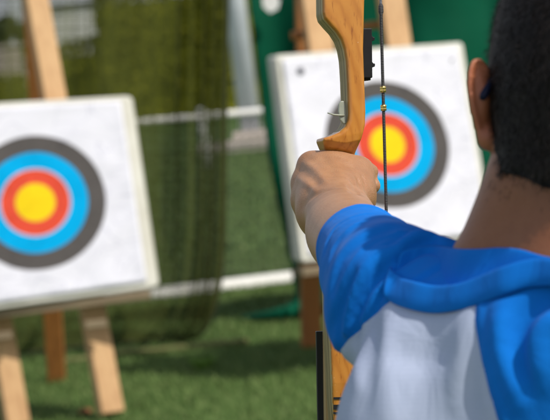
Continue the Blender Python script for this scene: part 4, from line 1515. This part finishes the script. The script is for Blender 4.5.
# folds seen on the shirt: ridges (+) and valleys (-), each with height and width in mm
fold_px = [
    (+1, 4.0, 7, [(345, 330), (352, 296), (372, 262), (402, 240)]),
    (-1, 4.0, 6, [(352, 338), (362, 305), (384, 272), (412, 252), (432, 243)]),
    (+1, 3.5, 6, [(360, 325), (372, 296), (392, 274)]),
    (-1, 3.0, 5, [(333, 290), (342, 258), (362, 238), (392, 226)]),
    (+1, 2.6, 5, [(328, 268), (336, 244), (356, 226), (388, 217)]),
    (-1, 2.2, 4, [(324, 252), (334, 228), (352, 216), (380, 212)]),
    (+1, 4.0, 7, [(402, 232), (428, 237), (452, 244)]),
    (-1, 4.5, 5, [(400, 246), (422, 246), (446, 251)]),
    (-1, 2.4, 2.8, [(346, 312), (354, 284), (372, 258), (398, 240)]),
    (-1, 2.2, 2.6, [(372, 316), (384, 292), (398, 274)]),
    (-1, 2.0, 2.6, [(340, 276), (352, 252), (374, 236), (404, 228)]),
    (-1, 1.8, 2.4, [(362, 250), (382, 238), (410, 233)]),
    (+1, 2.0, 3.0, [(380, 258), (396, 250), (408, 247)]),
    (-1, 3.5, 4, [(404, 256), (420, 243), (442, 240)]),
    (+1, 3.0, 5, [(385, 262), (405, 244), (425, 236)]),
    (-1, 2.5, 4, [(388, 246), (404, 234), (420, 230)]),
    (-1, 3.0, 5, [(330, 330), (344, 300), (356, 272)]),
    (-1, 2.5, 5, [(338, 345), (340, 318), (348, 285)]),
    # back panel
    (-1, 2.6, 9, [(372, 322), (370, 360), (362, 420)]),
    (+1, 2.6, 8, [(386, 312), (385, 350), (388, 420)]),
    (+1, 2.0, 7, [(352, 335), (356, 370), (362, 395)]),
    (-1, 3.0, 12, [(432, 322), (424, 360), (412, 420)]),
    (+1, 2.8, 8, [(466, 312), (459, 345), (452, 400)]),
    (-1, 3.0, 7, [(478, 330), (473, 370), (470, 420)]),
    (-1, 1.8, 10, [(392, 352), (420, 356), (450, 352)]),
    # right shoulder
    (+1, 5.0, 9, [(500, 312), (504, 350), (520, 400)]),
    (-1, 6.0, 9, [(560, 296), (530, 312), (514, 345), (526, 385)]),
    (+1, 5.0, 9, [(556, 312), (538, 336), (540, 380)]),
]
# raglan seams: planes through the collar and the arm-pits
def plane(a, b, dirv, inside):
    n = nrm(np.cross(np.asarray(b) - np.asarray(a), dirv))
    if (np.asarray(inside) - a) @ n > 0: n = -n
    return lambda v: (v - a) @ n              # > 0 on the sleeve side


sa, sb = raymarch(386, 304, shirt_core), raymarch(338, 354, shirt_core)
midp = raymarch(430, 350, shirt_core)
fL = plane(sa, sb, nC, midp)
ra, rb2 = raymarch(476, 302, shirt_core), raymarch(499, 425, shirt_core)
fR = plane(ra, rb2, nC, midp)


FOLDS = make_folds(fold_px, shirt_core)
FOLDS = [(a_, b_ * (1.9 if k < 18 else (0.75 if k < 24 else 1.5)), c_ * (0.85 if k < 18 else 1), d_) for k, (a_, b_, c_, d_) in enumerate(FOLDS)]


def shirt_sdf(p):
    d = shirt_core(p)
    d = apply_folds(p, d, FOLDS)
    # slack waviness of the jersey
    w = np.sin(p[..., 0] * 70 + np.sin(p[..., 2] * 31) * 1.5) * np.sin(p[..., 2] * 44 + p[..., 1] * 38)
    d = d + (0.0009 * w).astype(f32)
    al = (p - np.asarray(CUFF, f32)) @ np.asarray(cuffd, f32)
    hm = (sd_cone(p, SHL, CUFF + cuffd * 0.03, 0.08, 0.06) < 0)
    d = d + np.where(hm, 0.0011 * np.exp(-((al + 0.017) / 0.0018) ** 2) - 0.0007 * np.exp(-((al + 0.008) / 0.006) ** 2), 0).astype(f32)
    for fn_ in (fL, fR):                      # stitched raglan seams: a narrow groove with a low welt beside it
        g = fn_(p).astype(f32)
        d = d + (0.0016 * np.exp(-(g / 0.0016) ** 2) - 0.0009 * np.exp(-((g - 0.005) / 0.003) ** 2)).astype(f32)
    # open mouth of the left sleeve
    bore = sd_cone(p, CUFF - cuffd * 0.03, CUFF + cuffd * 0.03, 0.030, 0.0325)
    return smax(d, -bore, 0.002)


lo = np.min([SHR, SHL, CUFF, NB - Zv * 0.52, ELR], 0) - 0.2; hi = np.max([SHR, SHL, CUFF, NB, ELR], 0) + 0.2
lo[2] = NB[2] - 0.52
pos, q = mesh_sdf(shirt_sdf, lo, hi, 0.0022, slack=1.8)
pos = relax(pos, q, 2, 0.5)
def split_only(pos, tris, fn):
    # reuse split_tris on triangles by feeding degenerate-free quads
    s = fn(pos); s = np.where(np.abs(s) < 1e-6, 1e-6, s)
    neg = s[tris] < 0; n = neg.sum(1)
    A, Bt, extra, ids = [], [], [], {}
    base_ = len(pos)

    def cut(i, j):
        key = (min(i, j), max(i, j))
        if key not in ids:
            t = s[i] / (s[i] - s[j]); ids[key] = base_ + len(extra)
            extra.append(pos[i] + (pos[j] - pos[i]) * t)
        return ids[key]
    mm = (n == 1) | (n == 2)
    for t, ng in zip(tris[mm], neg[mm]):
        k = int(np.argmax(ng)) if ng.sum() == 1 else int(np.argmin(ng))
        a, b, c = t[k], t[(k + 1) % 3], t[(k + 2) % 3]
        ab, ac = cut(a, b), cut(a, c)
        one = [(a, ab, ac)]; two = [(ab, b, c), (ab, c, ac)]
        if ng.sum() == 1: A += one; Bt += two
        else: Bt += one; A += two
    if extra: pos = np.concatenate([pos, np.array(extra)])
    out = []
    for main, add in ((tris[n == 3], A), (tris[n == 0], Bt)):
        t = np.concatenate([main, np.array(add, dtype=int).reshape(-1, 3)])
        u, inv = np.unique(t, return_inverse=True)
        out.append((pos[u], inv.reshape(-1, 3)))
    return out


(panel, sleeveL) = split_tris(pos, q, fL)
(panel, sleeveR) = split_only(panel[0], panel[1], fR)
axis_r = lambda v: np.linalg.norm((v - NB)[:, :2], axis=1)
lining = lambda v: np.minimum((v - P(430, 272, 1.50)) @ (Fv * 0.8 + Uv * 0.6), 0.112 - axis_r(v))
lining_ = lining
spot = raymarch(447, 285, shirt_sdf)
lining = lambda v: np.maximum(lining_(v), 0.013 - np.linalg.norm(v - spot, axis=1))
(panel, neckline) = split_only(panel[0], panel[1], lining)
shirt = mesh_obj('shirt', panel[0], panel[1], MAT['white'], person)
shirt['label'] = 'white body of the shirt'
o = mesh_obj('sleeve', sleeveL[0], sleeveL[1], MAT['blue'], shirt); o['label'] = 'blue sleeve on the outstretched arm'
o = mesh_obj('sleeve', sleeveR[0], sleeveR[1], MAT['blue'], shirt); o['label'] = 'blue sleeve nearest the camera'

if len(neckline[1]): mesh_obj('neck_lining', neckline[0], neckline[1], MAT['blue'], shirt)
# collar: a loose band standing off the nape, with the inner slope running up to the neck
stn = [  # outer bottom, outer ridge, valley, neck edge: photo pixel + depth
    [(386, 290, 1.520), (391, 267, 1.525), (397, 262, 1.540), (402, 253, 1.560)],
    [(390, 300, 1.492), (399, 277, 1.493), (408, 272, 1.525), (416, 247, 1.550)],
    [(409, 308, 1.462), (415, 282, 1.463), (424, 279, 1.510), (437, 245, 1.540)],
    [(432, 311.5, 1.436), (436, 286, 1.440), (446, 279, 1.492), (459, 248, 1.528)],
    [(455, 309, 1.416), (458, 284, 1.420), (466, 275, 1.468), (481, 248, 1.500)],
    [(477, 303, 1.402), (481, 276, 1.405), (488, 266, 1.440), (500, 247, 1.462)],
    [(502, 294, 1.394), (506, 266, 1.396), (511, 258, 1.418), (521, 249, 1.436)],
    [(534, 285, 1.392), (537, 259, 1.396), (540, 256.5, 1.408), (545, 256, 1.420)],
    [(580, 285, 1.405), (580, 264, 1.408), (580, 262, 1.414), (580, 261, 1.425)],
    [(640, 292, 1.450), (634, 272, 1.452), (630, 270, 1.455), (626, 269, 1.462)],
    [(680, 302, 1.540), (668, 284, 1.535), (660, 282, 1.535), (652, 281, 1.535)],
    [(650, 306, 1.630), (640, 290, 1.622), (634, 288, 1.615), (626, 286, 1.605)],
    [(560, 305, 1.672), (560, 288, 1.662), (560, 286, 1.650), (560, 284, 1.636)],
    [(480, 296, 1.650), (484, 278, 1.642), (488, 275, 1.632), (492, 272, 1.620)],
    [(418, 287, 1.590), (422, 268, 1.588), (428, 264, 1.584), (434, 258, 1.580)],
]
st3 = []


def neck_sdf(p):
    d = sd_cone(p, NB + Zv * -0.02, hd(-3, -12, -60), 0.054, 0.053)
    d = smin(d, sd_cone(p, hd(-4, -30, -55), NB - nC * 0.01 - Zv * 0.06, 0.040, 0.044), 0.04)
    d = smin(d, sd_cone(p, P(524, 185, 1.50), P(496, 262, 1.52), 0.022, 0.029), 0.03)
    return np.minimum(d, shirt_base(p))


for i, s in enumerate(stn):
    ob, ot, va, ne = [P(*k) for k in s]
    if i < 9:                                 # the lower edge is sewn to the shirt; the band leans away from the nape
        hit = raymarch(s[0][0], s[0][1], shirt_sdf)
        dep = (hit - CPOS) @ Fv - 0.0045
        ob = P(s[0][0], s[0][1], dep)
        ot = P(s[1][0], s[1][1], dep + (0.004 if i else 0.012))
        nd = (raymarch(s[3][0], s[3][1], neck_sdf) - CPOS) @ Fv - 0.003
        va = P(s[1][0] * 0.7 + s[3][0] * 0.3, s[1][1] + 12, max(dep + 0.012, min(nd + 0.002, (dep + nd) / 2 + 0.010)))
        ne = P(s[3][0], s[3][1], nd)
    st3.append((ob, ot, va, ne))
rows = np.array([catmull([s[k] for s in st3], 8, True) for k in range(4)])
prof = []
for j in range(rows.shape[1]):
    ob, ot, va, ne = rows[:, j]
    out_ = nrm(ot - va) * 0.0012
    prof.append([ob - out_ * 1.5, ob, ob * 0.75 + ot * 0.25 + out_, ob * 0.5 + ot * 0.5 + out_ * 0.9, ob * 0.25 + ot * 0.75 + out_ * 0.7, ob * 0.06 + ot * 0.94 + out_ * 0.5, ot, ot * 0.85 + va * 0.15 - out_ * 0.2, ot * 0.4 + va * 0.6, va, va * 0.7 + ne * 0.3, va * 0.3 + ne * 0.7, ne])
prof = np.array(prof)
v, qq = grid_mesh(prof, True)
o = mesh_obj('collar', v, qq, MAT['blue'], shirt)
md = o.modifiers.new('thick', 'SOLIDIFY'); md.thickness = 0.0016; md.offset = 0
md = o.modifiers.new('sub', 'SUBSURF'); md.levels = 1; md.render_levels = 1

# ------------------------------------------------------------------ shorts and shoes
def shorts_sdf(p):
    d = sd_ell(p, HIP + nC * 0.01 + Zv * 0.02, BODY, (0.138, 0.105, 0.12))
    for h_, k_ in ((HIPL, KNL), (HIPR, KNR)):
        d = smin(d, sd_cone(p, h_, k_, 0.078, 0.072), 0.03)
    d = smax(d, np.float32(KNL[2] + 0.03) - p[..., 2], 0.004)
    return d


pos, q = mesh_sdf(shorts_sdf, HIP - np.array([.35, .35, .42]), HIP + np.array([.35, .35, .2]), 0.007)
mesh_obj('shorts', relax(pos, q), q, MAT['shorts'], person)
for a_ in (ANL, ANR):
    def shoe_sdf(p, a_=a_):
        d = sd_cone(p, a_ - Zv * 0.03 - nC * 0.02, a_ + nC * 0.12 - Zv * 0.045, 0.042, 0.034)
        d = smin(d, sd_cone(p, a_, a_ - Zv * 0.02, 0.038, 0.04), 0.02)
        d = smax(d, p[..., 2] - np.float32(a_[2] + 0.022), 0.004)
        return smax(d, np.float32(0.018) - p[..., 2], 0.004)
    pos, q = mesh_sdf(shoe_sdf, a_ - np.array([.2, .2, .15]), a_ + np.array([.2, .2, .08]), 0.005)
    sh = mesh_obj('shoe', relax(pos, q), q, MAT['shoe'], person)
    mb = MB()
    out = []
    for t in np.linspace(0, 2 * math.pi, 28, endpoint=False):
        c, s = math.cos(t), math.sin(t)
        out.append(a_ + nC * (0.05 + 0.115 * c) + uL * (s * (0.042 - 0.006 * c)))
    lo_ = [np.array([x[0], x[1], 0.002]) for x in out]; hi_ = [np.array([x[0], x[1], 0.022]) for x in out]
    n = len(out)
    mb.add(lo_ + hi_, [tuple(range(n))[::-1], tuple(range(n, 2 * n))] + [(k, (k + 1) % n, n + (k + 1) % n, n + k) for k in range(n)])
    mb.build('sole', MAT['sole'], sh)

# ------------------------------------------------------------------ glasses
gl = thing('glasses', hd(0, 100, 0), 'dark navy framed glasses worn by the archer, temple tip showing behind the ear', 'glasses')
for s in (-1, 1):
    endp = P(482, 97, 1.487) if s < 0 else hd(74, -16, -5)
    behind = P(491, 81, 1.50) if s < 0 else hd(71, 0, 4)
    pts = catmull([hd(s * 62, 96, 4), hd(s * 70, 70, 5), hd(s * 71, 30, 6), behind, endp - Uv * 0.001], 6)
    t_ = MB().tube(pts, [0.0022] * (len(pts) - 5) + [0.0024, 0.0027, 0.0028, 0.0027, 0.002], 10).build('temple', MAT['temple'], gl, True)
    ring = [hd(s * 33 + 25 * math.cos(a), 103 - abs(25 * math.cos(a) + 33 * 1) * 0.06, -3 + 18 * math.sin(a)) for a in np.linspace(0, 2 * math.pi, 28)]
    MB().tube(ring, 0.0019, 8, False).build('frame', MAT['temple'], gl, True)
    MB().add([hd(s * 33 + 24.5 * math.cos(a), 103 - abs(24.5 * math.cos(a) + 33) * 0.06, -3 + 17.5 * math.sin(a)) for a in np.linspace(0, 2 * math.pi, 27, endpoint=False)],
             [tuple(range(27))]).build('lens', MAT['lens'], gl)
MB().tube([hd(-9, 102, 2), hd(0, 104, 5), hd(9, 102, 2)], 0.0018, 8).build('bridge', MAT['temple'], gl, True)
